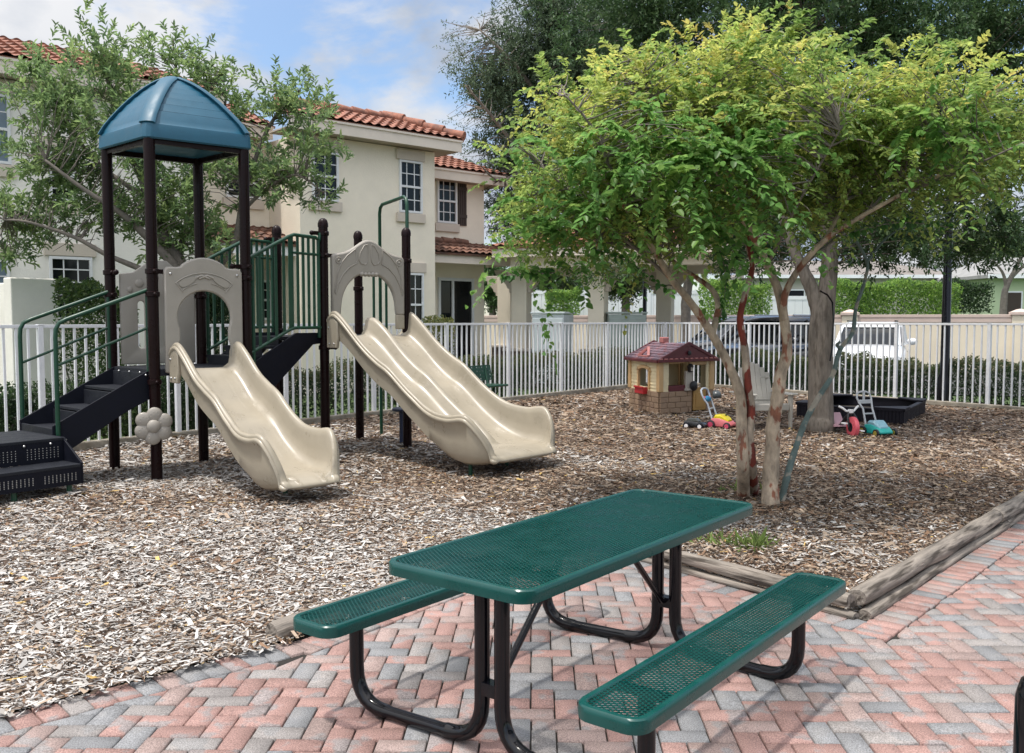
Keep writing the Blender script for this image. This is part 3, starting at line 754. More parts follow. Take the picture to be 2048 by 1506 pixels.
    def perf(name, A, L, z0, z1):
        m = MB(); m.box(A + ua * (L / 2) + Z * ((z0 + z1) / 2), (L, .02, z1 - z0), (ua, va, Z)); o = m.build(name, M['stringer'], lb, smooth=0)
        h = MB(); nf = va * -1
        for i in range(int(L / .035)):
            for j in range(5):
                if i % 11 in (9, 10): continue
                p = A + ua * (.05 + i * .035) + Z * (z0 + .045 + j * (z1 - z0 - .08) / 5) - va * .0105
                h.prism([(.0048 * math.cos(t), .0048 * math.sin(t)) for t in np.linspace(0, 5.4, 7)], p, ua, Z, nf, .002)
        h.build('perforation_dots', M['perf'], o, smooth=0)
        return o
    M['perf'] = mat('hole_light', (.34, .33, .31), .8)
    dp = .32
    # depth of the upper tread up to the stairs
    m = MB(); LB = 1.35
    q = [A0, A0 + ua * LB, A0 + ua * LB + va * dp, A0 + va * dp]; m.loft([[x + Z * (zs - .03) for x in q], [x + Z * zs for x in q]])
    far = A0 + va * dp
    dp2 = max(.5, (oL2 - far).dot(va) + wS * .75)
    q = [far, far + ua * LB, far + ua * LB + va * dp2, far + va * dp2]; m.loft([[x + Z * (zt_l - .03) for x in q], [x + Z * zt_l for x in q]])
    lb = m.build('landing_steps', M['deck'], root, smooth=0, bevel=.005)
    perf('riser', A0 + va * .012, LB, .125, zs - .03); perf('riser', A0 + va * (dp + .012), LB, zs, zt_l - .03)
    MB().prism([(0, .125), (dp + dp2, .125), (dp + dp2, zt_l), (dp, zt_l), (dp - .02, zt_l - .03), (0, zs + .01)], A0 - ua * .012, va, Z, ua, .02).build('end_plate', M['stringer'], lb, smooth=0, bevel=.004)
    for a in (.12, .36, .7): MB().ball(A0 + ua * a + va * dp + Z * (zt_l - .05) - va * .004, .014, 8, 6).build('bolt', M['bolt'], lb)
    for p in (A0 + ua * .09 + va * .05, A0 + ua * .58 + va * .05, A0 + ua * .09 + va * (dp + dp2 - .1), A0 + ua * 1.0 + va * (dp + dp2 - .1)):
        MB().tube([(p.x, p.y, -.03), (p.x, p.y, .3)], .024, 10).build('leg', M['green'], lb)
    # ---- ramp bridge between the two towers
    def bridge(Pa, Pb, near):
        e = Pb - Pa; e.z = 0; L = e.length; x = e.normalized(); y = Vector((-x.y, x.x, 0))
        k1 = .58; h0, h1 = d1 + .03, d2 + .02
        zlow = lambda s: 1.27 + (1.54 - 1.27) * min(s / k1, 1)
        ztop = lambda s: 2.30 + (2.60 - 2.30) * min(s / k1, 1)
        Lm = L - 2 * r
        p = lambda s, z: Pa + x * (r + s * Lm) + Z * z
        m = MB()
        m.tube([p(.0, ztop(0)), p(k1 - .05, ztop(k1 - .05)), p(k1 + .03, ztop(1) + .005), p(.93, ztop(1)), p(.985, ztop(1) - .03), p(1, ztop(1) + .06)], .021, 12)
        m.tube([p(.0, zlow(0)), p(k1 - .04, zlow(k1 - .04)), p(k1 + .03, zlow(1)), p(.99, zlow(1))], .019, 10)
        m.tube([p(k1, 2.40), p(.99, 2.40)], .016, 10)
        m.tube([p(.97, ztop(1) - .02), p(.97, d2 - .02)], .02, 10); m.tube([p(.04, ztop(.04)), p(.04, d1 + .02)], .02, 10)
        b = m.build('bridge_rail', M['green'], root, smooth=60)
        g = MB(); ss = [.13, .24, .35, .46] + [k1 - .02, k1 + .08, k1 + .16, k1 + .24, k1 + .32]
        for s in ss:
            g.bar(p(s, zlow(s)), p(s, ztop(s)), .012, .038 if s != ss[4] else .075, x)
        g.build('baluster', M['green'], b, smooth=0)
    bridge(P4, P5, True); bridge(P3, P6, False)
    m = MB(); ex = P5 - P4; Lb = ex.length; x = ex.normalized(); yb = (P3 - P4).normalized(); wB = (P3 - P4).length - .1
    n_t = 3
    for k in range(n_t):
        s0, s1_ = k / n_t * .62, (k + 1) / n_t * .62; z = d1 + (d2 - d1) * (k + 1) / (n_t + 0)
        q = [P4 + ex * s0 + yb * .05, P4 + ex * s1_ + yb * .05, P4 + ex * s1_ + yb * (wB), P4 + ex * s0 + yb * wB]
        m.loft([[a + Z * (z - .03) for a in q], [a + Z * z for a in q]])
        m.box(P4 + ex * s0 + yb * (wB / 2) + Z * (z - .06), (.015, wB - .1, .10), (x, yb, Z))
    q = [P4 + ex * .62 + yb * .05, P5 + yb * .05, P6 - yb * .05, P4 + ex * .62 + yb * wB]; m.loft([[a + Z * (d2 - .04) for a in q], [a + Z * (d2 - .002) for a in q]])
    m.build('bridge_treads', M['deck'], root, smooth=0)
    for o_ in (P4 + yb * .03 + n * .0, P4 + yb * (wB + .03)):
        MB().prism([(r * .6, d1 + .0), (Lb * .62, d2 + .04), (Lb - r, d2 + .04), (Lb - r, d2 - .09), (Lb * .85, d2 - .10), (.30, d1 - .34), (r * .6, d1 - .34)], o_, x, Z, x.cross(Z), .03).build('bridge_stringer', M['stringer'], root, smooth=0, bevel=.004)
    # ---- climber on the far side: tall loop, two verticals and foot pods
    mid = (P7 + P8) / 2; ue = (P8 - P7).normalized(); back = Vector((.62, .78, 0))
    m = MB(); a = at(761, 640, P7.y + .5); bq = P8 + back * .02 + Z * 0
    zt = at(761, 411, a.y).z
    pa = Vector((a.x, a.y, 0)); pb = Vector((P8.x + .0, P8.y + .12, 0)); dab = (pb - pa).normalized()
    m.tube([pa - Z * .03, pa + Z * (zt - .12), pa + dab * .03 + Z * (zt - .04), pa + dab * .12 + Z * zt, pb - dab * .12 + Z * zt, pb - dab * .03 + Z * (zt - .04), pb + Z * (zt - .12), pb + Z * 2.5], .023, 12)
    m.build('climber_loop', M['green'], root, smooth=60)
    for px in (748, 773):
        q = at(px, 640, a.y + (.25 if px == 773 else .1)); MB().tube([(q.x, q.y, d2 - .1), (q.x, q.y, 2.40)], .019, 10).build('climber_bar', M['green'], root)
    p = at(803, 818, P8.y + .35); m = MB(); m.lathe((p.x, p.y, p.z - .03), [(.10, 0), (.125, .012), (.125, .035), (.10, .05)], 24); m.tube([(p.x, p.y, 0), (p.x, p.y, p.z)], .03, 12)
    m.build('stepping_pod', mat('navy_pod', (.02, .03, .07), .5, .1), root, smooth=40)
    return dict(P=(P1, P2, P3, P4, P5, P6, P7, P8))
PS = play()
# ================================================================== fences
def fence(O, d, L, h, label, s0, kl):
    """picket fence along d from O; first post at s0"""
    side = Vector((-d.y, d.x, 0))
    root = thing('picket_fence', label, 'fence', O, group='white picket fence round the play area')
    P = lambda s, z: O + d * s + Z * z
    bay = 1.83; posts = []
    s = s0
    while s > 0: s -= bay
    while s < L:
        if s >= -.01: posts.append(s)
        s += bay
    if posts[0] > .05: posts = [0] + posts
    posts.append(L)
    for s in posts:
        m = MB(); m.box(P(s, h / 2 + .05), (.062, .062, h - .1), (d, side, Z)); m.box(P(s, h - .004), (.07, .07, .012), (d, side, Z)); m.build('post', M['white'], root, smooth=0, bevel=.003)
    for a, b in zip(posts[:-1], posts[1:]):
        m = MB(); n_ = max(int(round((b - a) / .139)), 1)
        for k in range(1, n_):
            s = a + (b - a) * k / n_; m.box(P(s, h / 2 + .04), (.025, .025, h - .12), (d, side, Z))
        m.build('pickets', M['white'], root, smooth=0)
    m = MB(); m.box(P(L / 2, h - .022), (L, .042, .04), (d, side, Z)); m.build('top_rail', M['white'], root, smooth=0, bevel=.003)
    return root
FH = 1.575
sp = (lineX(FC, fA, Vector((0, 0, 0)), at(87, 900, 10)) - FC).length
s_ = sp % 1.83
fence(FC, fl, lenL, FH, 'white metal picket fence running behind the slides and bench', s_, 1)
sp = (lineX(FC, fD, Vector((0, 0, 0)), at(1786, 800, 10)) - FC).length
fence(FC + fr * .04, fr, lenR, FH, 'white metal picket fence running behind the sandbox and oak', sp % 1.83, 1)
m = MB()
nk1 = Vector((fl.y, -fl.x, 0)); nk2 = Vector((-fr.y, fr.x, 0))
m.box(FC + fl * (lenL / 2) + Z * .045, (lenL, .13, .11), (fl, Vector((-fl.y, fl.x, 0)), Z))
m.box(FC + fr * (lenR / 2 + .068) + Z * .045, (lenR, .13, .108), (fr, Vector((-fr.y, fr.x, 0)), Z))
tag(m.build('kerb', M['concrete'], smooth=0, bevel=.012), kind='structure')
# ================================================================== house
def tile_roof(name, O, t, up, W, D, m, parent, tile=.24, row=.33, wave=.035, skew=(0, 0)):
    """barrel tile field: O eave corner, t along the eave, up the slope; skew: how much each end moves per unit up"""
    nrm = t.cross(up).normalized(); nu = int(W / tile * 8); nv = int(D / row)
    V = []; F = []
    uu = np.linspace(0, W, nu + 1)
    for j in range(nv + 1):
        for e in ((0, .0) if j == 0 else (-1, 0)):
            vpos = min(j * row, D) - (.0 if e == 0 else -.004)
            lift = .045 if e == 0 else 0.006
            f = min(j * row, D) / D
            a0, a1 = skew[0] * f * D, W + skew[1] * f * D
            for x in uu:
                xx = a0 + (a1 - a0) * x / W
                ph = (xx / tile) % 1.0; w = abs(math.sin(math.pi * ph)) ** .7 if ph < .68 else .0
                w = math.sin(math.pi * ph / .68) if ph < .68 else -.25 * math.sin(math.pi * (ph - .68) / .32)
                V.append(O + t * xx + up * vpos + nrm * (w * wave + lift))
    n = nu + 1; rws = len(V) // n
    for r in range(rws - 1):
        for k in range(nu): F.append((r * n + k, r * n + k + 1, (r + 1) * n + k + 1, (r + 1) * n + k))
    b = MB(); b.add(V, F)
    # slab under the tiles so that the field has thickness
    c = [O + t * (0) , O + t * W, O + t * (W + skew[1] * D) + up * D, O + t * (skew[0] * D) + up * D]
    b.loft([[p - nrm * .05 for p in c], [p - nrm * .0 for p in c]])
    return b.build(name, m, parent, smooth=50)
def window(parent, O, t, n, s0, s1, z0, z1, cols=2, rows=4, glass='glass', sash=True, lintel=True, sill=True):
    """window lying on the wall plane through O (t along, n out)"""
    P = lambda s, z, o: O + t * s + Z * z + n * o
    m = MB(); w = .05; cs, cz = (s0 + s1) / 2, (z0 + z1) / 2
    for s in (s0 + w / 2, s1 - w / 2): m.box(P(s, cz, .03), (w, .06, z1 - z0), (t, n, Z))
    for z in (z0 + w / 2, z1 - w / 2): m.box(P(cs, z, .03), (s1 - s0 - 2 * w, .058, w), (t, n, Z))
    if sash: m.box(P(cs, cz, .03), (s1 - s0 - 2 * w, .05, .05), (t, n, Z))
    o = m.build('window', M['wframe'], parent, smooth=0)
    g = MB(); g.box(P(cs, cz, .008), (s1 - s0 - .02, .012, z1 - z0 - .02), (t, n, Z)); g.build('pane', M[glass], o, smooth=0)
    g = MB()
    for k in range(1, cols): g.box(P(s0 + (s1 - s0) * k / cols, cz, .019), (.022, .014, z1 - z0 - 2 * w), (t, n, Z))
    for k in range(1, rows):
        if sash and k * 2 == rows: continue
        g.box(P(cs, z0 + (z1 - z0) * k / rows, .0185), (s1 - s0 - 2 * w, .0125, .022), (t, n, Z))
    g.build('muntins', M['wframe'], o, smooth=0)
    if sill:
        b = MB(); b.box(P(cs, z0 - .12, .035), (s1 - s0 + .16, .07, .22), (t, n, Z)); b.build('sill', M['trim'], o, smooth=0, bevel=.01)
    if lintel:
        b = MB(); b.box(P(cs, z1 + .13, .03), (s1 - s0 + .16, .06, .24), (t, n, Z)); b.build('lintel', M['trim'], o, smooth=0, bevel=.01)
    return o
def house():
    He = 5.75
    ea, eb = G(670, 266, He), G(920, 303, He)
    t = (eb - ea); t.z = 0; t.normalize(); n = Vector((t.y, -t.x, 0))
    root = thing('townhouse', 'two-storey cream stucco townhouse with red tile roofs behind the fence', 'house', Vector((ea.x, ea.y, 0)))
    ov = .42
    O = Vector((ea.x, ea.y, 0)) - n * ov                       # wall plane of the right block
    sof = lambda px, py=500, OO=O: (isect(px, py, OO, n) - OO).dot(t)
    sR = sof(870); sL = sof(601)
    P = lambda s, z, o=0: O + t * s + Z * z + n * o
    back = 9.0
    def block(name, s0, s1, o, h, m='stucco'):
        b = MB(); b.box(P((s0 + s1) / 2, h / 2 - .1, o - back / 2), (s1 - s0, back, h + .2), (t, n, Z)); return b.build(name, M[m], root, smooth=0)
    block('wall', sL, sR, 0, He - .02)
    ob = -1.5
    Ob = P(0, 0, ob); sB0 = sR; sB1 = (isect(968, 500, Ob, n) - Ob).dot(t)
    block('wall', sR + .004, sB1, ob, He - .42)
    oc = -1.5; Oc = P(0, 0, oc)
    sC0 = (isect(395, 500, Oc, n) - Oc).dot(t)
    block('wall', sC0, sL - .004, oc, He - .025)
    # left block stands a little forward
    od = .0; Od = P(0, 0, od); sD1 = (isect(395, 500, Od, n) - Od).dot(t)
    block('wall', sD1 - 16, sD1, od, He + .18, 'stucco_light')
    # eaves, soffits and roofs
    def eave(s0, s1, o, h, D, mt='terra', sk=(0, 0), pitch=.38, ends=(.0, .0)):
        fb = MB(); fb.box(P((s0 + s1) / 2, h + .10, o + ov), (s1 - s0, .05, .24), (t, n, Z))
        fb.box(P((s0 + s1) / 2, h + .235, o + ov + .02), (s1 - s0 + .04, .07, .05), (t, n, Z))
        f = fb.build('fascia', M['fascia'], root, smooth=0)
        sb = MB(); sb.box(P((s0 + s1) / 2, h + .01, o + ov / 2 - .3), (s1 - s0 - .01, ov + .55, .03), (t, n, Z)); sb.build('soffit', M['soffit'], f, smooth=0)
        up = (-n + Z * pitch).normalized()
        r = tile_roof('roof', P(s0 - .05, h + .27, o + ov + .06), t, up, s1 - s0 + .1, D, M[mt], root, skew=sk)
        return r, up
    r1, up = eave(sL - .45, sR + .5, 0, He, 1.75, sk=(.3, -.55))
    # ridge caps
    rc = MB()
    for k in range(4):
        a = P(sR + .55, He + .34, ov + .06) + (up - t * .55) * (k * .5); b_ = a + (up - t * .55) * .53
        rc.tube([a + Z * .03, b_ + Z * .0], [.12, .09], 10)
    k = 0; tp = P(sL - .5, He + .27, ov + .06) + (up + t * .3) * 1.75; wid = (sR - sL + 1.05) - .85 * 1.75
    if wid > 0:
        for k in range(int(wid / .4) + 1): rc.tube([tp + t * (k * .4) + Z * .05, tp + t * (k * .4 + .43) + Z * .03], [.12, .10], 10)
    rc.build('ridge_cap', M['terra'], r1, smooth=60)
    hp = MB(); hip_t = tp; q = [P(sR + .52, He + .25, ov), P(sR + .52, He + .25, ov - back), P(sR + .52, He + .25, ov - back) , ]
    eave(sR + .03, sB1 + .5, ob, He - .42, 2.0, sk=(0, -.5))
    eave(sC0 - .6, sL - .1, oc, He, 2.6, sk=(0, 0))
    r2, _ = eave(sD1 - 16.5, sD1 + .45, od, He + .2, 2.9, sk=(.0, -.5))
    # gable-like closing walls under the right hip
    # ---- windows
    def win(px0, px1, py0, py1, OO, **kw):
        a = isect(px0, py0, OO, n); b_ = isect(px1, py1, OO, n)
        return window(root, OO, t, n, (a - OO).dot(t), (b_ - OO).dot(t), (isect(px1, py1, OO, n)).z, (isect(px0, py0, OO, n)).z, **kw)
    win(797, 843, 319, 428, O, cols=3, rows=4)
    win(622, 676, 300, 404, O, cols=2, rows=4)
    win(797, 846, 545, 672, O, cols=3, rows=4)
    win(873, 912, 356, 448, Ob, cols=3, rows=4)
    a, b_ = isect(915, 362, Ob, n), isect(932, 452, Ob, n); s0, s1 = (a - Ob).dot(t), (b_ - Ob).dot(t)
    m = MB(); nb_ = 4
    for k in range(nb_): m.box(Ob + t * (s0 + (s1 - s0) * (k + .5) / nb_) + Z * ((a.z + b_.z) / 2) + n * .02, ((s1 - s0) / nb_ - .012, .04, a.z - b_.z), (t, n, Z))
    for z in (a.z - .2, b_.z + .25): m.box(Ob + t * ((s0 + s1) / 2) + Z * z + n * .045, (s1 - s0, .02, .09), (t, n, Z))
    m.build('shutter', M['shutter'], root, smooth=0)
    # sliding door
    a, b_ = isect(877, 558, Ob, n), isect(944, 640, Ob, n); s0, s1 = (a - Ob).dot(t), (b_ - Ob).dot(t); zt = a.z
    m = MB(); PB = lambda s, z, o: Ob + t * s + Z * z + n * o
    for s in (s0, (s0 + s1) / 2 - .12, s1): m.box(PB(s, zt / 2, .03), (.07, .06, zt), (t, n, Z))
    m.box(PB((s0 + s1) / 2, zt, .03), (s1 - s0 + .07, .07, .08), (t, n, Z))
    d_ = m.build('sliding_door', M['wframe'], root, smooth=0)
    MB().box(PB((s0 + s1) / 2, zt / 2, .006), (s1 - s0, .012, zt - .05), (t, n, Z)).build('pane', M['glass'], d_, smooth=0)
    # small porch roof over the door
    pa, pb = isect(872, 515, Ob + n * 1.0, n), isect(1022, 527, Ob + n * 1.0, n)
    sp0 = sR + .01; sp1 = (pb - Ob).dot(t); zp = pb.z + .05; upp = (-n + Z * .36).normalized()
    m = MB(); m.box(PB((sp0 + sp1) / 2, zp, 1.0), (sp1 - sp0, .05, .24), (t, n, Z)); m.box(PB((sp0 + sp1) / 2, zp + .10, .5), (sp1 - sp0 - .02, .95, .03), (t, n, Z))
    m.box(PB(sp1 - .025, zp, .47), (.05, 1.0, .24), (t, n, Z))
    m.box(PB(sp0 - .16, zp, 1.22), (.5, .05, .2), ((t - n * .9).normalized(), Z.cross((t - n * .9).normalized()), Z))
    m.build('porch_fascia', M['fascia'], root, smooth=0)
    pr = tile_roof('porch_roof', PB(sp0 - .02, zp + .13, 1.10), t, upp, sp1 - sp0 + .05, 1.15, M['terra_old'], root, tile=.22, row=.3, skew=(0, -.25))
    rc = MB()
    for k in range(5): rc.tube([PB(sp0 + k * .42, zp + .56, .04), PB(sp0 + k * .42 + .45, zp + .53, .04)], [.09, .08], 8)
    rc.build('ridge_cap', M['terra_old'], pr, smooth=60)
    # lean-to over the recess between the blocks
    c0 = (isect(425, 470, Oc + n * 1.25, n) - Oc).dot(t); PC = lambda s, z, o: Oc + t * s + Z * z + n * o
    zc = isect(560, 500, Oc + n * 1.25, n).z
    m = MB(); m.box(PC((c0 + sL) / 2, zc, 1.25), (sL - c0, .05, .24), (t, n, Z)); m.build('porch_fascia', M['wframe'], root, smooth=0)
    tile_roof('porch_roof', PC(c0, zc + .13, 1.34), t, upp, sL - c0 + .25, 1.45, M['terra_old'], root, tile=.22, row=.3)
    for s in (c0 + .6, sL - 1.2):
        MB().box(PC(s, zc / 2 - .06, 1.2), (.3, .3, zc - .12), (t, n, Z)).build('column', M['stucco'], root, smooth=0, bevel=.02)
    win(520, 560, 560, 640, Oc, cols=2, rows=4)
    win(450, 520, 330, 400, Oc, cols=2, rows=4)
    # left block windows
    win(97, 186, 512, 640, Od, cols=3, rows=5, sash=False)
    win(-60, 22, 516, 655, Od, cols=2, rows=4, glass='glass_blind')
    win(-60, 22, 180, 330, Od, cols=2, rows=4, glass='glass_blind')
    win(95, 150, 300, 405, Od, cols=2, rows=4)
    return O, t, n
HS = house()
# courtyard wall at the left
a = at(18, 700, 14.6); b_ = at(112, 700, 15.2); c_ = at(128, 700, 16.2)
m = MB(); zt = at(60, 556, 14.8).z
d = (b_ - a); d.z = 0; L = d.length; d.normalize(); m.box((a + b_) / 2 * 1.0 + Z * (zt / 2 - ((a + b_) / 2).z), (L, .25, zt), (d, Vector((-d.y, d.x, 0)), Z))
root = m.build('courtyard_wall', M['stucco_light'], smooth=0, bevel=.02)
tag(root, 'low pale stucco courtyard wall standing before the left house windows', 'wall')
m = MB(); q = b_ - Vector((b_.x, b_.y, 0)).normalized() * .0
e = Vector((-d.y, d.x, 0)); p0 = Vector((b_.x, b_.y, 0)) + e * .13; m.box(p0 + e * .9 + d * -.125 + Z * (zt / 2 - .02), (.25, 1.79, zt - .04), (d, e, Z)); m.build('wing', M['stucco_light'], root, smooth=0, bevel=.02)
# ================================================================== pavilion
def pavilion():
    Y0 = 25.0; W_ = .62
    c1 = at(1040, 640, Y0); c2 = at(1195, 640, Y0 - .6); c3 = at(1331, 640, Y0 + .2)
    def xy(p): return Vector((p.x, p.y, 0))
    cols = [xy(at(1043, 640, 25.5)), xy(at(1196, 640, 24.6)), xy(at(1013, 640, 29.0)), xy(at(1330, 640, 26.6))]
    root = thing('pavilion', 'open cream stucco pavilion with stone column bases under a tile roof', 'pavilion', cols[1])
    x = Vector((.93, -.36, 0)).normalized(); y = Vector((-x.y, x.x, 0)); H_ = 3.02
    st = mat('stacked_stone', (.20, .155, .125), .9, .5, 9, 1, 22, col2=(.085, .07, .06), c2scale=11)
    for c in cols:
        m = MB(); m.box(c + Z * (H_ / 2), (.44, .44, H_), (x, y, Z)); o = m.build('column', M['stucco'], root, smooth=0, bevel=.015)
        m = MB(); m.box(c + Z * .38, (.72, .72, .80), (x, y, Z)); m.build('stone_base', st, o, smooth=0, bevel=.02)
        m = MB(); m.box(c + Z * .82, (.84, .84, .08), (x, y, Z)); m.build('base_cap', M['trim'], o, smooth=0, bevel=.015)
        for s in (1, -1):
            br = [(0, -.62), (.10, -.62), (.10, -.52), (.16, -.50), (.20, -.40), (.30, -.30), (.38, -.27), (.38, -.17), (.50, -.12), (.55, 0), (0, 0)]
            MB().prism([(a * s, b) for a, b in br], c + x * (s * .22) + Z * (H_ - .02), x, Z, y, .24).build('bracket', M['trim'], o, smooth=0, bevel=.012)
    e0 = xy(at(985, 640, 24.3)); L = 6.6; Dp = 5.5
    P = lambda a, b, z: e0 + x * a + y * b + Z * z
    m = MB(); m.box(P(L / 2, .55, H_ + .12), (L - .7, .34, .30), (x, y, Z)); m.box(P(L / 2, Dp - .55, H_ + .12), (L - .7, .34, .30), (x, y, Z)); m.box(P(.55, Dp / 2, H_ + .12), (.34, Dp - 1.44, .299), (x, y, Z)); m.box(P(L - .55, Dp / 2, H_ + .12), (.34, Dp - 1.44, .299), (x, y, Z))
    m.build('beam', M['stucco'], root, smooth=0, bevel=.01)
    m = MB(); m.box(P(L / 2, 0, H_ + .36), (L, .06, .24), (x, y, Z)); m.box(P(0.03, Dp / 2 + .03, H_ + .36), (.06, Dp, .239), (x, y, Z)); m.box(P(L - .03, Dp / 2 + .03, H_ + .36), (.06, Dp, .239), (x, y, Z)); m.box(P(L / 2, Dp / 2 + .03, H_ + .27), (L - .13, Dp - .02, .03), (x, y, Z))
    m.build('fascia', M['fascia'], root, smooth=0)
    up = (y + Z * .33).normalized(); D = Dp / 2 * 1.053
    tile_roof('roof', P(-.05, -.08, H_ + .50), x, up, L + .1, D, M['terra'], root, skew=(.95, -.95))
    tile_roof('roof', P(L + .05, Dp + .1, H_ + .50), -x, (-y + Z * .33).normalized(), L + .1, D, M['terra'], root, skew=(.95, -.95))
    tile_roof('roof', P(-.07, Dp + .08, H_ + .50), -y, (x + Z * .33).normalized(), Dp + .16, D, M['terra'], root, skew=(.95, -.95))
    tile_roof('roof', P(L + .07, -.08, H_ + .50), y, (-x + Z * .33).normalized(), Dp + .16, D, M['terra'], root, skew=(.95, -.95))
pavilion()
# ---- utility cabinets beyond the fence
def cabinet(px0, px1, py, Y, dep, name, label, col, split, rz):
    a, b_ = at(px0, py, Y), at(px1, py, Y); h = a.z; W = (b_.x - a.x)
    root = thing(name, label, 'utility box', ((a.x + b_.x) / 2, Y + dep / 2, 0), rz)
    m_ = mat(name + '_paint', col, .5, .1, 3)
    m = MB(); m.box((0, 0, h / 2 - .03), (W, dep, h - .06)); m.build('cabinet', m_, root, local=True, smooth=0, bevel=.015)
    m = MB(); m.box((0, 0, h - .02), (W + .06, dep + .06, .05)); m.build('lid', m_, root, local=True, smooth=0, bevel=.012)
    for k in range(split):
        w = W / split; m = MB(); m.box((-W / 2 + w * (k + .5), -dep / 2 - .008, h / 2 - .05), (w - .05, .016, h - .22)); d_ = m.build('door', m_, root, local=True, smooth=0, bevel=.005)
        m = MB(); m.tube([(-W / 2 + w * (k + .5) + w * .38, -dep / 2 - .04, h * .5), (-W / 2 + w * (k + .5) + w * .38, -dep / 2 - .04, h * .5 + .16)], .014, 8); m.build('handle', M['bolt'], d_, local=True)
cabinet(1074, 1141, 624, 23.6, .9, 'utility_cabinet', 'tall pale grey utility cabinet left of the middle pavilion column', (.50, .56, .58), 1, -.35)
cabinet(1218, 1293, 624, 24.0, .7, 'utility_cabinet', 'wide darker grey-green double-door cabinet right of the middle pavilion column', (.30, .36, .34), 2, 0)
# ---- boundary wall, vinyl fence, far houses
def straight_wall(name, label, cat, pts, h, th, m_, cap=None, piers=None, z0=0):
    p, q = pts; d = q - p; d.z = 0; L = d.length; d.normalize(); s = Vector((-d.y, d.x, 0)); c = (p + q) / 2; c.z = 0
    root = thing(name, label, cat, c)
    MB().box(c + Z * ((h + z0) / 2), (L, th, h - z0), (d, s, Z)).build('wall', M[m_], root, smooth=0)
    if cap:
        m = MB(); m.box(c + Z * (h + .04), (L, th + .08, .10), (d, s, Z)); m.box(c + Z * (h - .09), (L, th + .05, .16), (d, s, Z)); m.build('cap', M[cap], root, smooth=0, bevel=.01)
    for a in piers or []:
        o = p + d * a; o.z = 0
        x = MB(); x.box(o + Z * (h / 2 + .04), (.5, .5, h + .08), (d, s, Z)); y = x.build('pier', M[m_], root, smooth=0)
        x = MB(); x.box(o + Z * (h + .12), (.6, .6, .10), (d, s, Z)); x.lathe(o + Z * (h + .17), [(.38, 0), (.15, .08), (.02, .10)], 4, ((d + s).normalized(), (s - d).normalized(), Z)); x.build('pier_cap', M[cap], y, smooth=0, bevel=.01)
    return d
M['capc'] = mat('pink_cap', (.56, .45, .39), .85, .08, 3)
M['wallc'] = mat('wall_cream', (.74, .66, .51), .9, .08, .8, .3, 20)
M['vinyl'] = mat('vinyl_white', (.80, .83, .86), .45, .04, 2)
wp, wq = at(900, 640, 37.5), at(2300, 640, 28.5)
wL = (wq - wp).length
t1 = (lineX(wp, wq, Vector((0, 0, 0)), at(1700, 640, 30)) - Vector((wp.x, wp.y, 0))).length; t2_ = (lineX(wp, wq, Vector((0, 0, 0)), at(2040, 640, 30)) - Vector((wp.x, wp.y, 0))).length
straight_wall('boundary_wall', 'long cream boundary wall with pinkish cap behind the parked cars', 'wall', (wp, wq), 1.72, .3, 'wallc', 'capc', [t1, t2_])
def vinyl(px0, px1, Y, py, label):
    a, b_ = at(px0, py, Y), at(px1, py, Y); d = (b_ - a); d.z = 0; L = d.length; d.normalize(); h = a.z; s = Vector((-d.y, d.x, 0)); a.z = 0
    root = thing('vinyl_fence', label, 'fence', a)
    m = MB(); n_ = int(L / .3)
    for k in range(n_): m.box(a + d * ((k + .5) * L / n_) + Z * (h / 2), (L / n_ - .012, .05, h), (d, s, Z))
    m.build('panel', M['vinyl'], root, smooth=0)
    m = MB(); m.box(a + d * (L / 2) + Z * (h - .08), (L, .08, .16), (d, s, Z)); m.build('rail', M['vinyl'], root, smooth=0)
    k = 0.0
    while k <= L + .01:
        m = MB(); m.box(a + d * k + Z * (h / 2 + .06), (.13, .13, h + .12), (d, s, Z)); m.lathe(a + d * k + Z * (h + .12), [(.1, 0), (.02, .08)], 4); m.build('post', M['vinyl'], root, smooth=0); k += L / max(round(L / 2.4), 1)
vinyl(1055, 1420, 41, 581, 'white vinyl privacy fence seen between the pavilion columns')
vinyl(1530, 1665, 41, 592, 'white vinyl privacy fence behind the black car and oak trunk')
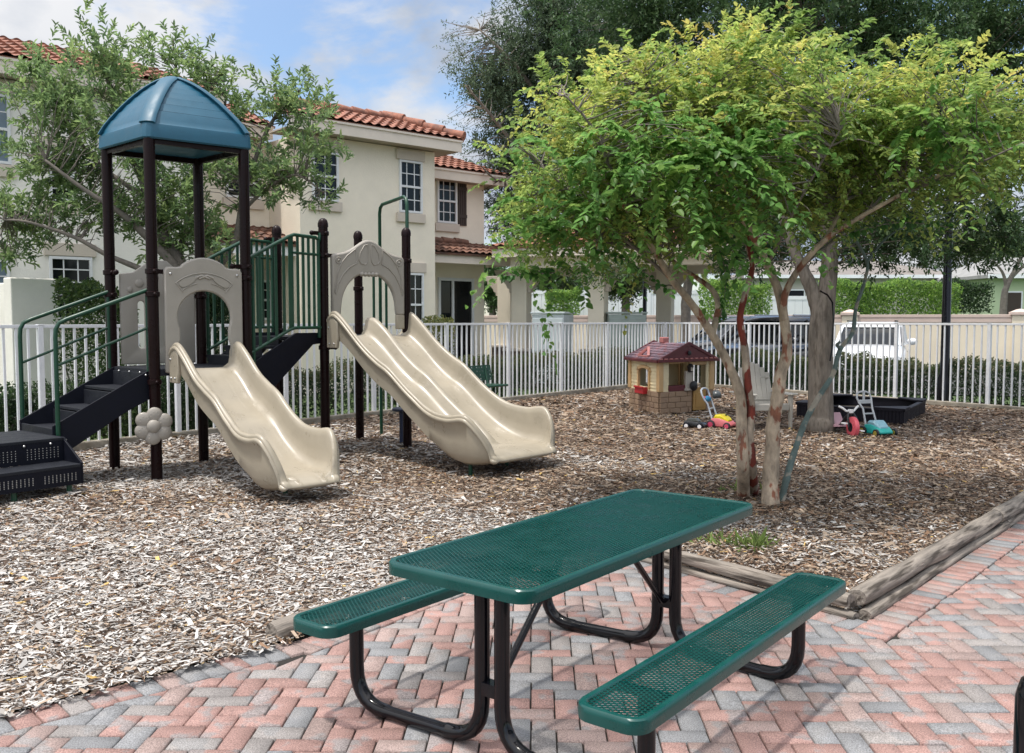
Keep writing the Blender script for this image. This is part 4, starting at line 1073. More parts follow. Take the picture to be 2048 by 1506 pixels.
def far_house(px0, px1, Y, py_e, py_r, label, wallc, roofc, feats, hip=.25):
    a, b_ = at(px0, py_e, Y), at(px1, py_e, Y); h = a.z; W = b_.x - a.x; rz_ = at(px0, py_r, Y + 4).z
    root = thing('far_house', label, 'house', ((a.x + b_.x) / 2, Y + 4, 0))
    mw, mr = mat('far_wall', wallc, .9, .05, 1), mat('far_roof', roofc, .85, .2, 2, .4, 20)
    MB().box((0, 0, h / 2), (W, 8, h)).build('wall', mw, root, local=True, smooth=0)
    m = MB(); e = .5; q = [(-W / 2 - e, -4 - e), (W / 2 + e, -4 - e), (W / 2 + e, 4 + e), (-W / 2 - e, 4 + e)]; r_ = [(-W / 2 + W * hip, -.1), (W / 2 - W * hip, -.1), (W / 2 - W * hip, .1), (-W / 2 + W * hip, .1)]
    m.loft([[Vector((x, y, h - .02)) for x, y in q], [Vector((x, y, h + .16)) for x, y in q], [Vector((x, y, max(rz_, h + .4))) for x, y in r_]]); m.build('roof', mr, root, local=True, smooth=0)
    m = MB(); m.box((0, -4 - e - .03, h + .07), (W + 2 * e, .05, .2)); m.build('fascia', M['vinyl'], root, local=True, smooth=0)
    for kind, fx, fw, z0, z1 in feats:
        xx = -W / 2 + W * fx
        m = MB(); m.box((xx, -4.02, (z0 + z1) / 2), (fw + .16, .05, z1 - z0 + .16)); f = m.build('window' if kind != 'd' else 'door', M['vinyl'], root, local=True, smooth=0)
        m = MB(); m.box((xx, -4.05, (z0 + z1) / 2), (fw, .03, z1 - z0)); m.build('pane' if kind != 'd' else 'leaf', M['glass'] if kind != 'd' else M['shutter'], f, local=True, smooth=0)
far_house(1060, 1360, 52, 562, 520, 'pale grey-white house seen through the pavilion', (.50, .54, .55), (.25, .24, .23), [('w', .2, 1.0, 1.8, 3.0), ('w', .62, 1.2, 1.6, 3.2), ('w', .85, .8, 1.6, 3.2)])
far_house(1500, 1905, 56, 556, 522, 'cream house with grey-pink hip roof behind the oak trunk', (.50, .48, .43), (.20, .18, .165), [('w', .2, 1.6, 1.6, 3.4), ('w', .30, .2, 1.0, 3.4), ('w', .55, 1.2, 1.6, 3.2)])
far_house(1985, 2300, 50, 556, 515, 'pale green house with dark door at the right edge', (.46, .56, .36), (.26, .26, .255), [('d', .13, .9, .4, 3.1), ('w', .5, 1.4, 1.6, 3.0)])
# ---- parking lot and patio behind the fence
tag(flat('parking_lot', [(-2, 23.5), (10, 20.5), (40, 12), (44, 30), (wp.x, wp.y - .5)], -.035, M['asphalt']), kind='structure')
# ---- lamp posts
a = at(1890, 720, 17.6); top = at(1905, 300, 17.6)
root = thing('lamp_post', 'thick dark lamp post rising into the oak leaves right of the white car', 'lamp post', (a.x, a.y, 0))
MB().lathe((a.x, a.y, 0), [(.13, 0), (.13, .5), (.085, .6), (.068, 4.2), (.06, 5.0)], 16).build('pole', M['black'], root, smooth=50)
m = MB(); m.lathe((a.x, a.y, 5.0), [(.06, 0), (.14, .1), (.17, .5), (.22, .52), (.05, .75)], 14); m.build('lantern', M['black'], root, smooth=50)
a = at(1289, 640, 31)
root = thing('lamp_post', 'thin dark lamp post behind the grey-green cabinet', 'lamp post', (a.x, a.y, 0))
MB().lathe((a.x, a.y, 0), [(.10, 0), (.10, .4), (.075, .5), (.06, 4.2)], 12).build('pole', M['black'], root, smooth=50)
MB().lathe((a.x, a.y, 4.2), [(.06, 0), (.15, .1), (.18, .5), (.05, .7)], 12).build('lantern', M['black'], root, smooth=50)
# ================================================================== plants
def bez(pts, n=8): return [Vector(p) for p in catmull([tuple(p) for p in pts], n)]
def unit(a): return a / (np.linalg.norm(a, axis=-1, keepdims=True) + 1e-9)
def sample_vol(vols, n, shell=.45, rs=rng):
    w = np.array([v[2] if len(v) > 2 else v[1][0] * v[1][1] * v[1][2] for v in vols]); w = w / w.sum()
    k = rs.choice(len(vols), n, p=w); d = unit(rs.normal(0, 1, (n, 3)))
    r = rs.random(n) ** shell
    C = np.array([list(v[0]) for v in vols])[k]; Rr = np.array([list(v[1]) for v in vols])[k]
    lump = 1 + .16 * np.sin(d[:, 0] * 6 + k) + .14 * np.sin(d[:, 1] * 7 + 2 * k + d[:, 2] * 5) + .1 * np.sin(d[:, 2] * 9 + k * 3)
    return C + d * Rr * (r * lump)[:, None], d, r
def shoots(vols, ns, nl, slen, L, asp, pal, palw, shell=.45, droop=.5, outw=.8, up=.35, spread=.9, jit=.25, paired=True, rs=rng, rosette=False, wnoise=.5):
    """leafy shoots filling the volumes; returns leaf arrays and shoot bases"""
    P, d, r = sample_vol(vols, ns, shell, rs)
    sd = unit(d * outw + rs.normal(0, wnoise, (ns, 3)) + np.array((0, 0, up)))
    ln = slen * rs.uniform(.55, 1.4, ns)
    t = np.tile((np.arange(nl) + .5) / nl, (ns, 1)) + rs.normal(0, .02, (ns, nl))
    if rosette: t = t ** .55
    q = P[:, None, :] + sd[:, None, :] * (ln[:, None] * (t - .5))[:, :, None]
    q[:, :, 2] -= droop * (ln[:, None] * t ** 2)
    tang = unit(sd[:, None, :] + np.array((0, 0, -1.0)) * (2 * droop * t)[:, :, None])
    side = unit(np.cross(tang, np.array((0, 0, 1.0)) + rs.normal(0, .25, (ns, 1, 3))))
    sg = np.where((np.arange(nl) % 2) == 0, 1, -1)[None, :, None]
    if paired: ld = side * sg * spread + tang * .55
    else:
        a = (np.arange(nl) * 2.4)[None, :, None] + rs.uniform(0, 6.28, (ns, 1, 1)); nn_ = np.cross(side, tang)
        ld = (side * np.cos(a) + nn_ * np.sin(a)) * spread + tang * .8
    ld = unit(ld + rs.normal(0, jit, ld.shape)); 
    nr = unit(np.cross(ld, np.cross(np.array((0, 0, 1.0)), ld)) + rs.normal(0, .45, ld.shape))
    N = ns * nl
    LL = L * rs.uniform(.65, 1.25, N); W = LL * asp * rs.uniform(.8, 1.15, N)
    pal = np.array(pal); pw = np.array(palw); pw = pw / pw.sum()
    base = pal[rs.choice(len(pal), ns, p=pw)]; own = pal[rs.choice(len(pal), N, p=pw)]
    col = (np.repeat(base, nl, 0) * .6 + own * .4) * rs.uniform(.75, 1.25, (N, 1))
    return [q.reshape(-1, 3), ld.reshape(-1, 3), nr.reshape(-1, 3), LL, W, col], P - sd * (ln * .5)[:, None], r
def cat_l(*ls): return [np.concatenate([l[i] for l in ls]) for i in range(6)]
def twigs(mb, skel, bases, rad=.006, every=1, rs=rng, n=4, maxlen=9):
    S_ = np.array([list(p) for p in skel])
    for b in bases[::every]:
        dd = np.linalg.norm(S_ - b, axis=1) + np.maximum(0, S_[:, 2] - b[2]) * .8; i = int(dd.argmin()); a = Vector(S_[i]); e = Vector(b)
        if (e - a).length > maxlen: continue
        m = a.lerp(e, .5) + Vector(rs.normal(0, .05 * (e - a).length, 3)) + Vector((0, 0, .06 * (e - a).length))
        mb.tube([a, a.lerp(m, .5) + Vector(rs.normal(0, .02, 3)), m, e], [rad * 1.5, rad * 1.3, rad, rad * .5], n, caps=False)
def limb(mb, pts, r0, r1, n=12, wob=.0, seed=0):
    p = bez(pts, 7); k = len(p); rr = random.Random(seed)
    rs_ = [(r0 + (r1 - r0) * (i / (k - 1)) ** .85) * (1 + wob * rr.uniform(-1, 1)) for i in range(k)]
    mb.tube(p, rs_, n); return p
px_vol = lambda x, y, rx, ry, Y, ryd=None, w=None: ((at(x, y, Y), (rx * Y / FPX, (ryd or rx * Y / FPX), ry * Y / FPX)) if w is None else (at(x, y, Y), (rx * Y / FPX, (ryd or rx * Y / FPX), ry * Y / FPX), w))
# ---- crape myrtle in front
def myrtle():
    Y = 8.05
    root = thing('crape_myrtle', 'multi-stemmed crape myrtle with peeling red bark and yellow-green leaves', 'tree', G(1530, 1010))
    A = lambda x, y, dY=0: at(x, y, Y + dY)
    sk = []
    m = MB()
    sk += limb(m, [G(1487, 998, -.03), A(1486, 930, .05), A(1483, 850, .08), A(1480, 790, .08), A(1455, 725, .05), A(1425, 670, 0), A(1385, 610, -.1), A(1345, 560, -.2), A(1310, 505, -.35), A(1270, 440, -.5), A(1200, 350, -.7)], .060, .018, 14, .05, 1)
    sk += limb(m, [A(1424, 668, 0), A(1436, 620, .15), A(1425, 580, .3), A(1370, 540, .5), A(1320, 500, .7), A(1240, 420, .9)], .033, .014, 10, .05, 2)
    m.build('trunk', M['myrtle'], root, smooth=180)
    m = MB()
    sk += limb(m, [G(1508, 994, -.03), A(1503, 930, .1), A(1498, 870, .1), A(1502, 820, .1), A(1494, 760, .1), A(1490, 700, .1), A(1480, 640, .12), A(1490, 590, .15), A(1505, 530, .2), A(1492, 470, .2), A(1470, 380, .1), A(1430, 270, 0)], .050, .016, 14, .06, 3)
    sk += limb(m, [A(1505, 525, .2), A(1490, 440, .45), A(1540, 330, .7), A(1560, 200, .8)], .025, .01, 8, .05, 4)
    m.build('trunk', M['myrtle_red'], root, smooth=180)
    m = MB()
    sk += limb(m, [G(1541, 1020, -.03), A(1541, 960, 0), A(1545, 890, 0), A(1546, 850, -.02), A(1556, 790, -.05), A(1562, 745, -.05), A(1574, 705, -.05), A(1570, 650, -.03), A(1556, 580, 0), A(1535, 530, 0), A(1505, 470, -.05), A(1465, 400, -.1), A(1430, 340, -.2), A(1380, 230, -.3)], .078, .018, 14, .07, 5)
    sk += limb(m, [A(1568, 640, -.03), A(1570, 590, -.1), A(1600, 535, -.2), A(1650, 480, -.3), A(1710, 440, -.4), A(1800, 390, -.5), A(1900, 340, -.6)], .036, .012, 10, .05, 6)
    sk += limb(m, [A(1650, 480, -.3), A(1690, 400, -.1), A(1720, 300, .2), A(1760, 220, .4)], .02, .009, 8, .05, 7)
    m.build('trunk', M['myrtle'], root, smooth=180)
    m = MB()
    sk += limb(m, [G(1560, 1014, -.03), A(1575, 950, .1), A(1590, 900, .2), A(1612, 840, .3), A(1640, 790, .35), A(1665, 750, .4), A(1680, 700, .4), A(1705, 665, .45), A(1712, 615, .45), A(1730, 560, .4), A(1733, 520, .4), A(1700, 460, .3), A(1680, 400, .2)], .034, .010, 12, .08, 8)
    sk += limb(m, [A(1682, 698, .4), A(1674, 690, .35), A(1680, 684, .32)], .018, .012, 8, .1, 9)
    sk += limb(m, [A(1733, 525, .4), A(1780, 470, .5), A(1850, 440, .7), A(1950, 410, .9)], .012, .006, 8, .05, 10)
    m.build('trunk', M['myrtle_green'], root, smooth=180)
    # scaffold branches inside the crown
    m = MB()
    for i, (a, b_, c) in enumerate([((1340, 555, -.2), (1180, 420, -.6), (1080, 330, -.8)), ((1310, 505, -.35), (1150, 470, -.2), (1050, 450, 0)), ((1440, 350, -.2), (1330, 200, -.4), (1260, 120, -.4)), ((1470, 380, .1), (1470, 220, .3), (1440, 110, .3)),
        ((1560, 330, .6), (1620, 200, .7), (1660, 110, .8)), ((1720, 440, -.4), (1850, 300, -.3), (1960, 200, -.3)), ((1800, 390, -.5), (1950, 330, -.9), (2080, 270, -1)), ((1690, 400, -.1), (1850, 330, .5), (2000, 260, .9)), ((1240, 420, .9), (1120, 330, 1.0), (1040, 280, .9)), ((1270, 440, -.5), (1180, 250, -.9), (1130, 190, -1)),
        ((1600, 535, -.2), (1740, 420, .3), (1900, 400, .6)), ((1535, 530, 0), (1600, 400, -.8), (1680, 260, -1.1))]):
        sk += limb(m, [A(*a), A(*[(p + q) / 2 + random.uniform(-.03, .03) for p, q in zip(a, b_)]), A(*b_), A(*c)], .017, .006, 8, .05, 20 + i)
    vols = [px_vol(1225, 335, 215, 190, Y, 1.25), px_vol(1500, 250, 300, 170, Y + .1, 1.45), px_vol(1800, 275, 235, 150, Y, 1.3), px_vol(1080, 430, 100, 85, Y - .2, .7), px_vol(1980, 265, 130, 130, Y + .1, .9), px_vol(1480, 110, 100, 60, Y + .2, .6), px_vol(1330, 425, 190, 72, Y + .2, .9), px_vol(1640, 400, 200, 55, Y + .3, .9)]
    G_ = [(.115, .20, .042), (.155, .255, .055), (.21, .30, .065), (.28, .34, .075), (.36, .36, .08), (.08, .15, .038)]
    a, bs1, r1 = shoots(vols, 2900, 24, .42, .051, .54, G_, [3, 4, 4, 2.2, 1.0, 2], .5, .42, .8, .35, rs=np.random.default_rng(3))
    topv = [px_vol(1450, 190, 270, 110, Y, 1.2), px_vol(1780, 190, 230, 75, Y, 1.1), px_vol(1190, 220, 150, 80, Y - .1, .9), px_vol(1460, 85, 90, 50, Y, .5), px_vol(1290, 130, 110, 50, Y, .5)]
    Y_ = [(.34, .38, .08), (.42, .41, .085), (.26, .34, .07), (.44, .34, .08), (.20, .29, .06)]
    b_, bs2, _ = shoots(topv, 800, 20, .36, .048, .52, Y_, [3, 2, 3, .5, 2], .4, .35, .9, .5, rs=np.random.default_rng(4))
    # long arching fresh sprays hanging outside the crown
    outv = [px_vol(1120, 400, 130, 130, Y - .9, .3), px_vol(1400, 300, 330, 150, Y - 1.3, .3), px_vol(1900, 250, 130, 90, Y - 1.0, .3), px_vol(1060, 520, 80, 40, Y - .4, .4), px_vol(1430, 440, 110, 60, Y - 1.0, .3)]
    c, bs3, _ = shoots(outv, 130, 40, .66, .066, .62, [(.075, .185, .038), (.11, .23, .048), (.18, .29, .06)], [3, 3, 1], .6, .62, .55, .15, .75, .14, rs=np.random.default_rng(5), wnoise=.6)
    # a long shoot hanging straight down between the stems, and two trailing to the left
    hang = [((1440, 500, -.4), (1452, 560, -.45), (1440, 640, -.45)), ((1180, 495, -.6), (1260, 525, -.6), (1335, 580, -.6)), ((1110, 545, -.5), (1060, 548, -.5), (1005, 552, -.5)), ((1700, 465, -.3), (1800, 445, -.4), (1900, 455, -.4))]
    hl = []; hangs = []
    rs = np.random.default_rng(8)
    for h in hang:
        p = bez([A(*q) for q in h], 15); n = 60; idx = np.linspace(0, len(p) - 1.01, n).astype(int); pts = np.array([list(p[i]) for i in idx]); tg = unit(np.array([list(p[min(i + 1, len(p) - 1)] - p[i - 1 if i else 0]) for i in idx]))
        sd = unit(np.cross(tg, rs.normal(0, 1, (n, 3)))); ld = unit(sd + tg * .4 + np.array((0, 0, -.5))); nr = unit(rs.normal(0, 1, (n, 3)) + np.array((0, -.8, .5)))
        LL = .06 * rs.uniform(.7, 1.2, n); hl.append([pts, ld, nr, LL, LL * .6, np.array([(.035, .115, .02)] * n) * rs.uniform(.7, 1.4, (n, 1))])
        hangs.append(p)
    tw = MB(); [tw.tube(p, .004, 5) for p in hangs]; twigs(tw, sk, np.concatenate([bs1, bs2, bs3]), .0045, 2, maxlen=1.6)
    m.build('branches', M['barkgrey'], root, smooth=180); tw.build('twigs', M['barkgrey'], root, smooth=180)
    al = cat_l(a, b_, c, *hl)
    leaf_cloud('crown', *al[:5], al[5], M['leaf'], root)
myrtle()
# ---- tree behind the climber
def left_tree():
    Y = 14.2
    root = thing('leafy_tree', 'broad open-crowned tree with glossy narrow leaves behind the blue roof', 'tree', at(385, 640, Y) * 1 - Vector((0, 0, 1.63)))
    A = lambda x, y, dY=0: at(x, y, Y + dY); sk = []
    m = MB(); b0 = at(395, 640, Y); 
    t1 = [Vector((b0.x, b0.y, -.05)), A(392, 700), A(380, 600), A(355, 520), A(318, 455), A(300, 400, .2), A(270, 320, .4), A(230, 220, .5), A(210, 120, .4)]
    sk += limb(m, t1, .17, .03, 14, .04, 1)
    sk += limb(m, [A(380, 600), A(350, 535, -.2), A(290, 470, -.4), A(240, 425, -.6), A(170, 380, -.8), A(90, 320, -.9)], .09, .02, 10, .04, 2)
    sk += limb(m, [A(300, 545, -.3), A(215, 510, -.5), A(150, 475, -.6), A(60, 445, -.8), A(10, 440, -.9)], .05, .012, 10, .04, 3)
    sk += limb(m, [A(385, 620), A(420, 560, .2), A(470, 480, .2), A(482, 420, .2), A(500, 350, .3), A(540, 250, .3), A(600, 180, .3)], .08, .02, 10, .04, 4)
    sk += limb(m, [A(478, 430, .2), A(530, 380, 0), A(590, 350, -.1), A(640, 380, -.2)], .035, .01, 8, .04, 5)
    sk += limb(m, [A(355, 520), A(380, 420, .4), A(400, 300, .6), A(360, 180, .5), A(345, 80, .5)], .06, .015, 10, .04, 6)
    sk += limb(m, [A(300, 400, .2), A(200, 330, .6), A(120, 230, .6), A(70, 160, .5)], .05, .012, 8, .04, 7)
    sk += limb(m, [A(400, 300, .6), A(450, 210, .3), A(440, 140, .2)], .03, .01, 8, .04, 8)
    m.build('trunk', M['barkgrey'], root, smooth=180)
    V = lambda x, y, rx, ry, d=1.0: px_vol(x, y, rx, ry, Y, d)
    vols = [V(110, 200, 85, 100), V(215, 130, 75, 85), V(340, 110, 75, 60, .7), V(410, 160, 75, 55, .7), V(580, 210, 85, 70, .8), V(625, 300, 60, 70, .8), V(110, 330, 100, 80), V(60, 440, 85, 70), V(270, 260, 120, 90, 1.2), V(330, 420, 110, 110, 1.0), V(640, 400, 45, 35, .5), V(550, 350, 80, 70, .8), V(440, 330, 85, 70, .9), V(30, 510, 60, 30, .6), V(200, 420, 80, 60, .9), V(470, 230, 60, 50, .6), V(410, 480, 80, 60, .8)]
    pal = [(.10, .17, .065), (.14, .22, .08), (.185, .265, .09), (.22, .29, .095), (.068, .125, .055)]
    a, bs, r = shoots(vols, 1750, 13, .30, .105, .30, pal, [3, 4, 3, 1, 2], .62, -.05, .6, .55, .8, .3, paired=False, rs=np.random.default_rng(13), rosette=True)
    tw = MB(); twigs(tw, sk, bs, .006, 2, maxlen=2.2); tw.build('twigs', M['barkgrey'], root, smooth=180)
    leaf_cloud('crown', *a[:5], a[5], M['leaf'], root)
left_tree()
# ---- oaks
def oak1():
    Y = 13.3
    g = G(1640, 866)
    root = thing('live_oak', 'large dark live oak with thick grey trunk beside the sandbox', 'tree', g)
    A = lambda x, y, dY=0: at(x, y, g.y + dY); sk = []
    m = MB()
    tr = [G(1640, 868, -.06), A(1640, 858), A(1641, 835), A(1641, 790), A(1641, 730), A(1642, 670), A(1646, 625), A(1654, 580), A(1659, 530), A(1656, 470), A(1650, 380, -.2), A(1640, 240, -.4), A(1620, 60, -.6)]
    p_ = bez(tr, 6); rad = np.interp(np.arange(len(p_)) / 6, range(13), [.26, .215, .185, .172, .166, .172, .165, .125, .115, .105, .09, .07, .05])
    m.tube(p_, [float(a) for a in rad], 20); sk += p_
    sk += limb(m, [A(1643, 665), A(1637, 625), A(1624, 580, .05), A(1606, 540, .1), A(1588, 500, .2), A(1560, 420, .5), A(1500, 300, 1), A(1400, 150, 1.5), A(1280, 40, 1.8)], .125, .04, 16, .04, 1)
    sk += limb(m, [A(1655, 450), A(1720, 360, .4), A(1830, 260, .8), A(1960, 180, 1.2), A(2060, 100, 1.4)], .10, .03, 10, .04, 3)
    sk += limb(m, [A(1652, 400, -.1), A(1780, 330, -1), A(1900, 330, -1.8), A(2000, 380, -2.2)], .07, .02, 10, .04, 4)
    sk += limb(m, [A(1560, 420, .5), A(1450, 330, -.5), A(1340, 260, -1.2)], .06, .02, 10, .04, 5)
    m.build('trunk', M['bark'], root, smooth=180)
    s = MB(); s.tube([A(1640, 582, -.26), A(1655, 590, -.24), A(1665, 605, -.22), A(1667, 640, -.22), A(1664, 700, -.24), A(1660, 722, -.24)], .012, 6); s.build('strap', M['black'], root)
    V = lambda x, y, rx, ry, d=1.6, dY=0: px_vol(x, y, rx, ry, g.y + dY, d)
    vols = [V(1300, 30, 190, 120, 1.6, 1.0), V(1560, 20, 210, 150, 2.2), V(1780, 60, 160, 130, 2.0, .4), V(1990, 60, 150, 140, 2.0, .6), V(1780, 470, 80, 55, .9), V(1990, 440, 95, 85, 1.0), V(1900, 400, 70, 60, .9, -.5), V(1690, 500, 55, 40, .7), V(1500, 500, 130, 45, .9, 2), V(2040, 270, 110, 110, 1.3, .8), V(1850, 270, 130, 90, 1.4, 1.2), V(1600, 280, 200, 110, 1.5, 1.2), V(1330, 230, 150, 100, 1.2, 1.4), V(1420, 420, 160, 80, 1.0, 2.2), V(1220, 540, 60, 40, .5, 3.5), V(1700, 420, 140, 60, 1, 1.5), V(1750, 520, 60, 40, .7, .5), V(1830, 500, 55, 45, .7, -.4), V(1935, 500, 55, 40, .7, .2), V(1560, 500, 60, 45, .7, 1.5), V(1660, 470, 60, 50, .8, 1), V(2030, 480, 50, 60, .8, .3)]
    pal = [(.038, .082, .030), (.050, .104, .036), (.070, .13, .044), (.028, .062, .027), (.10, .155, .055)]
    a, bs, r = shoots(vols, 8200, 15, .36, .085, .38, pal, [3, 4, 2.5, 3, .8], .55, .1, .7, .2, .8, .35, paired=False, rs=np.random.default_rng(17))
    tw = MB(); twigs(tw, sk, bs, .008, 22, maxlen=3.0); tw.build('twigs', M['bark'], root, smooth=180)
    leaf_cloud('crown', *a[:5], a[5], M['leaf_oak'], root, simple=True)
oak1()
def oak2():
    Y = 20.0
    b0 = at(1192, 640, 30)
    root = thing('live_oak', 'tall grey-green oak with wispy outer twigs between the house and the myrtle', 'tree', (b0.x, b0.y, 0))
    A = lambda x, y, dY=0: at(x, y, 27 + dY); sk = []
    m = MB(); sk += limb(m, [Vector((b0.x, b0.y, -.1)), at(1192, 560, 30), at(1180, 480, 29), A(1120, 360), A(1110, 240), A(1100, 100), A(1110, -40)], .30, .05, 12, .04, 1)
    sk += limb(m, [A(1125, 420), A(1060, 330, -1), A(990, 240, -1.5), A(930, 170, -2)], .11, .02, 10, .04, 2)
    sk += limb(m, [A(1110, 240), A(1030, 130, -1), A(960, 60, -1)], .09, .02, 10, .04, 3); sk += limb(m, [A(1112, 300), A(1010, 360, -1.5), A(960, 330, -2)], .06, .015, 8, .04, 4)
    m.build('trunk', M['bark'], root, smooth=180)
    V = lambda x, y, rx, ry, d=2.0, dY=0: px_vol(x, y, rx, ry, 27 + dY, d)
    vols = [V(1060, 120, 100, 90), V(1000, 180, 75, 70), V(1110, 20, 110, 80), V(1040, 260, 85, 60), V(1140, 200, 90, 120), V(1020, 420, 55, 75, 1.5), V(1090, 360, 75, 75), V(955, 160, 50, 40, 1.0), V(960, 290, 45, 25, .8), V(1200, 100, 100, 120), V(1010, 330, 50, 40, 1.5)]
    pal = [(.055, .092, .050), (.078, .122, .064), (.105, .15, .08), (.040, .066, .040)]
    a, bs, r = shoots(vols, 5200, 16, .55, .115, .36, pal, [3, 3, 2, 2], .62, .1, .8, .2, .8, .35, paired=False, rs=np.random.default_rng(19))
    wisp = [V(925, 130, 40, 60, .8), V(920, 240, 35, 25, .6), V(1000, 60, 60, 40, 1), V(945, 330, 45, 25, .6), V(950, 385, 60, 45, .8), V(905, 70, 30, 40, .6)]
    c, bs2, _ = shoots(wisp, 150, 14, .8, .085, .36, pal, [2, 3, 3, 1], .8, .2, .5, .0, .8, .35, paired=False, rs=np.random.default_rng(21))
    tw = MB(); twigs(tw, sk, bs, .012, 20, maxlen=3.5); twigs(tw, sk, bs2, .008, 1, maxlen=4); tw.build('twigs', M['bark'], root, smooth=180)
    a = cat_l(a, c)
    leaf_cloud('crown', *a[:5], a[5], M['leaf_oak'], root, simple=True)
oak2()
def far_tree(name, label, px, base_py, Y, vol, ns, L, pal, seed, group=None, trunk=.2):
    b0 = at(px, 640, Y); root = thing(name, label, 'tree', (b0.x, b0.y, 0), 0, group)
    A = lambda x, y: at(x, y, Y); sk = []
    m = MB(); c = vol[0]
    sk += limb(m, [Vector((b0.x, b0.y, -.1)), A(px, 600), A(px + 4, (600 + c[1]) / 2), A(c[0], c[1]), A(c[0], c[1] - c[3] * .7)], trunk, trunk * .3, 9, .05, seed)
    for v in vol[1:]: sk += limb(m, [A(px + 3, (600 + c[1]) / 2), A((px + v[0]) / 2, (c[1] + v[1]) / 2 + 10), A(v[0], v[1])], trunk * .4, trunk * .12, 7, .05, seed)
    m.build('trunk', M['barkgrey'], root, smooth=180)
    vols = [px_vol(*v, Y, v[2] * Y / FPX) for v in vol]
    a, bs, _ = shoots(vols, ns, 12, L * 4.5, L, .42, pal, [1] * len(pal), .6, .1, .7, .25, .8, .35, paired=False, rs=np.random.default_rng(seed))
    leaf_cloud('crown', *a[:5], a[5], M['leaf_oak'], root, simple=True)
GP = [(.035, .065, .024), (.05, .085, .03), (.07, .11, .04)]; GY = [(.09, .15, .035), (.13, .20, .045), (.06, .11, .03)]
far_tree('background_tree', 'rounded mid-green tree seen past the house corner left of the pavilion', 985, 600, 44, [(985, 560, 45, 60), (1010, 590, 40, 40)], 900, .16, [(.05, .11, .03), (.075, .15, .04), (.04, .08, .028)], 31)
far_tree('background_tree', 'dark tree behind the pavilion above the white vinyl fence', 1120, 600, 46, [(1110, 545, 70, 50), (1200, 530, 60, 45), (1270, 540, 60, 45)], 1300, .17, GP, 32)
far_tree('background_tree', 'tree in front of the pale house between the pavilion columns', 1252, 600, 36, [(1250, 555, 55, 45), (1225, 570, 35, 30)], 700, .13, GP, 33)
far_tree('background_tree', 'pale olive tree behind the lamp post over the far house roofs', 1930, 560, 75, [(1930, 490, 90, 60), (1850, 470, 60, 60), (2020, 500, 70, 60)], 1200, .26, [(.10, .14, .06), (.14, .18, .08), (.07, .11, .05)], 34)
far_tree('background_tree', 'tall far tree showing above the cream house left of the oak trunk', 1560, 560, 72, [(1540, 440, 120, 80), (1420, 470, 100, 70)], 1300, .27, GP, 35)
far_tree('background_tree', 'far tree on the horizon behind the cream house right of the oak trunk', 1740, 560, 78, [(1760, 450, 110, 70)], 900, .27, [(.06, .09, .045), (.085, .12, .055)], 36)
# bare-stemmed small tree by the green house
b0 = at(2006, 640, 44); root = thing('small_tree', 'small grey leaning tree in front of the pale green house', 'tree', (b0.x, b0.y, 0)); m = MB(); A = lambda x, y: at(x, y, 44)
sk = limb(m, [Vector((b0.x, b0.y, 0)), A(2008, 600), A(2015, 570), A(2030, 540), A(2045, 510)], .20, .07, 9); sk += limb(m, [A(2013, 575), A(2005, 545), A(1985, 520)], .10, .04, 8); sk += limb(m, [A(2022, 556), A(2050, 530), A(2080, 520)], .1, .04, 8)
m.build('trunk', M['barkgrey'], root, smooth=180)
a, bs, _ = shoots([px_vol(2010, 490, 60, 30, 44, 1.2), px_vol(2060, 480, 50, 40, 44, 1.2)], 260, 12, .5, .14, .4, GY, [1, 1, 1], .6, rs=np.random.default_rng(41)); leaf_cloud('crown', *a[:5], a[5], M['leaf'], root, simple=True)
# palm beyond the pavilion
b0 = at(1372, 640, 33); root = thing('palm_tree', 'small palm with drooping pale fronds beyond the pavilion', 'palm', (b0.x, b0.y, 0)); A = lambda x, y, d=0: at(x, y, 33 + d)
m = MB(); limb(m, [Vector((b0.x, b0.y, 0)), A(1372, 610), A(1376, 570), A(1384, 535)], .20, .15, 10, .06, 3); m.build('trunk', M['barkgrey'], root, smooth=180)
pos = []; dr = []; rs = np.random.default_rng(5); top = A(1386, 528)
for k in range(16):
    az = k * 2.4; el = rs.uniform(-.1, .9); L = rs.uniform(.9, 1.25)
    for i in range(34):
        t = (i + 1) / 34; rr_ = L * t; h = math.sin(el) * rr_ - .55 * rr_ * rr_
        p = np.array(top) + np.array((math.cos(az) * math.cos(el) * rr_, math.sin(az) * math.cos(el) * rr_, h))
        for sgn in (1, -1):
            pos.append(p); dr.append((-math.sin(az) * sgn + .7 * math.cos(az), math.cos(az) * sgn + .7 * math.sin(az), -.5))
pos = np.array(pos); dr = np.array(dr); n_ = len(pos); LL = rs.uniform(.25, .42, n_)
leaf_cloud('crown', pos, dr, unit(rs.normal(0, .4, (n_, 3)) + np.array((0, 0, 1))), LL, LL * .09, np.array([(.17, .21, .075)] * n_) * rs.uniform(.6, 1.3, (n_, 1)), M['leaf'], root, simple=True)
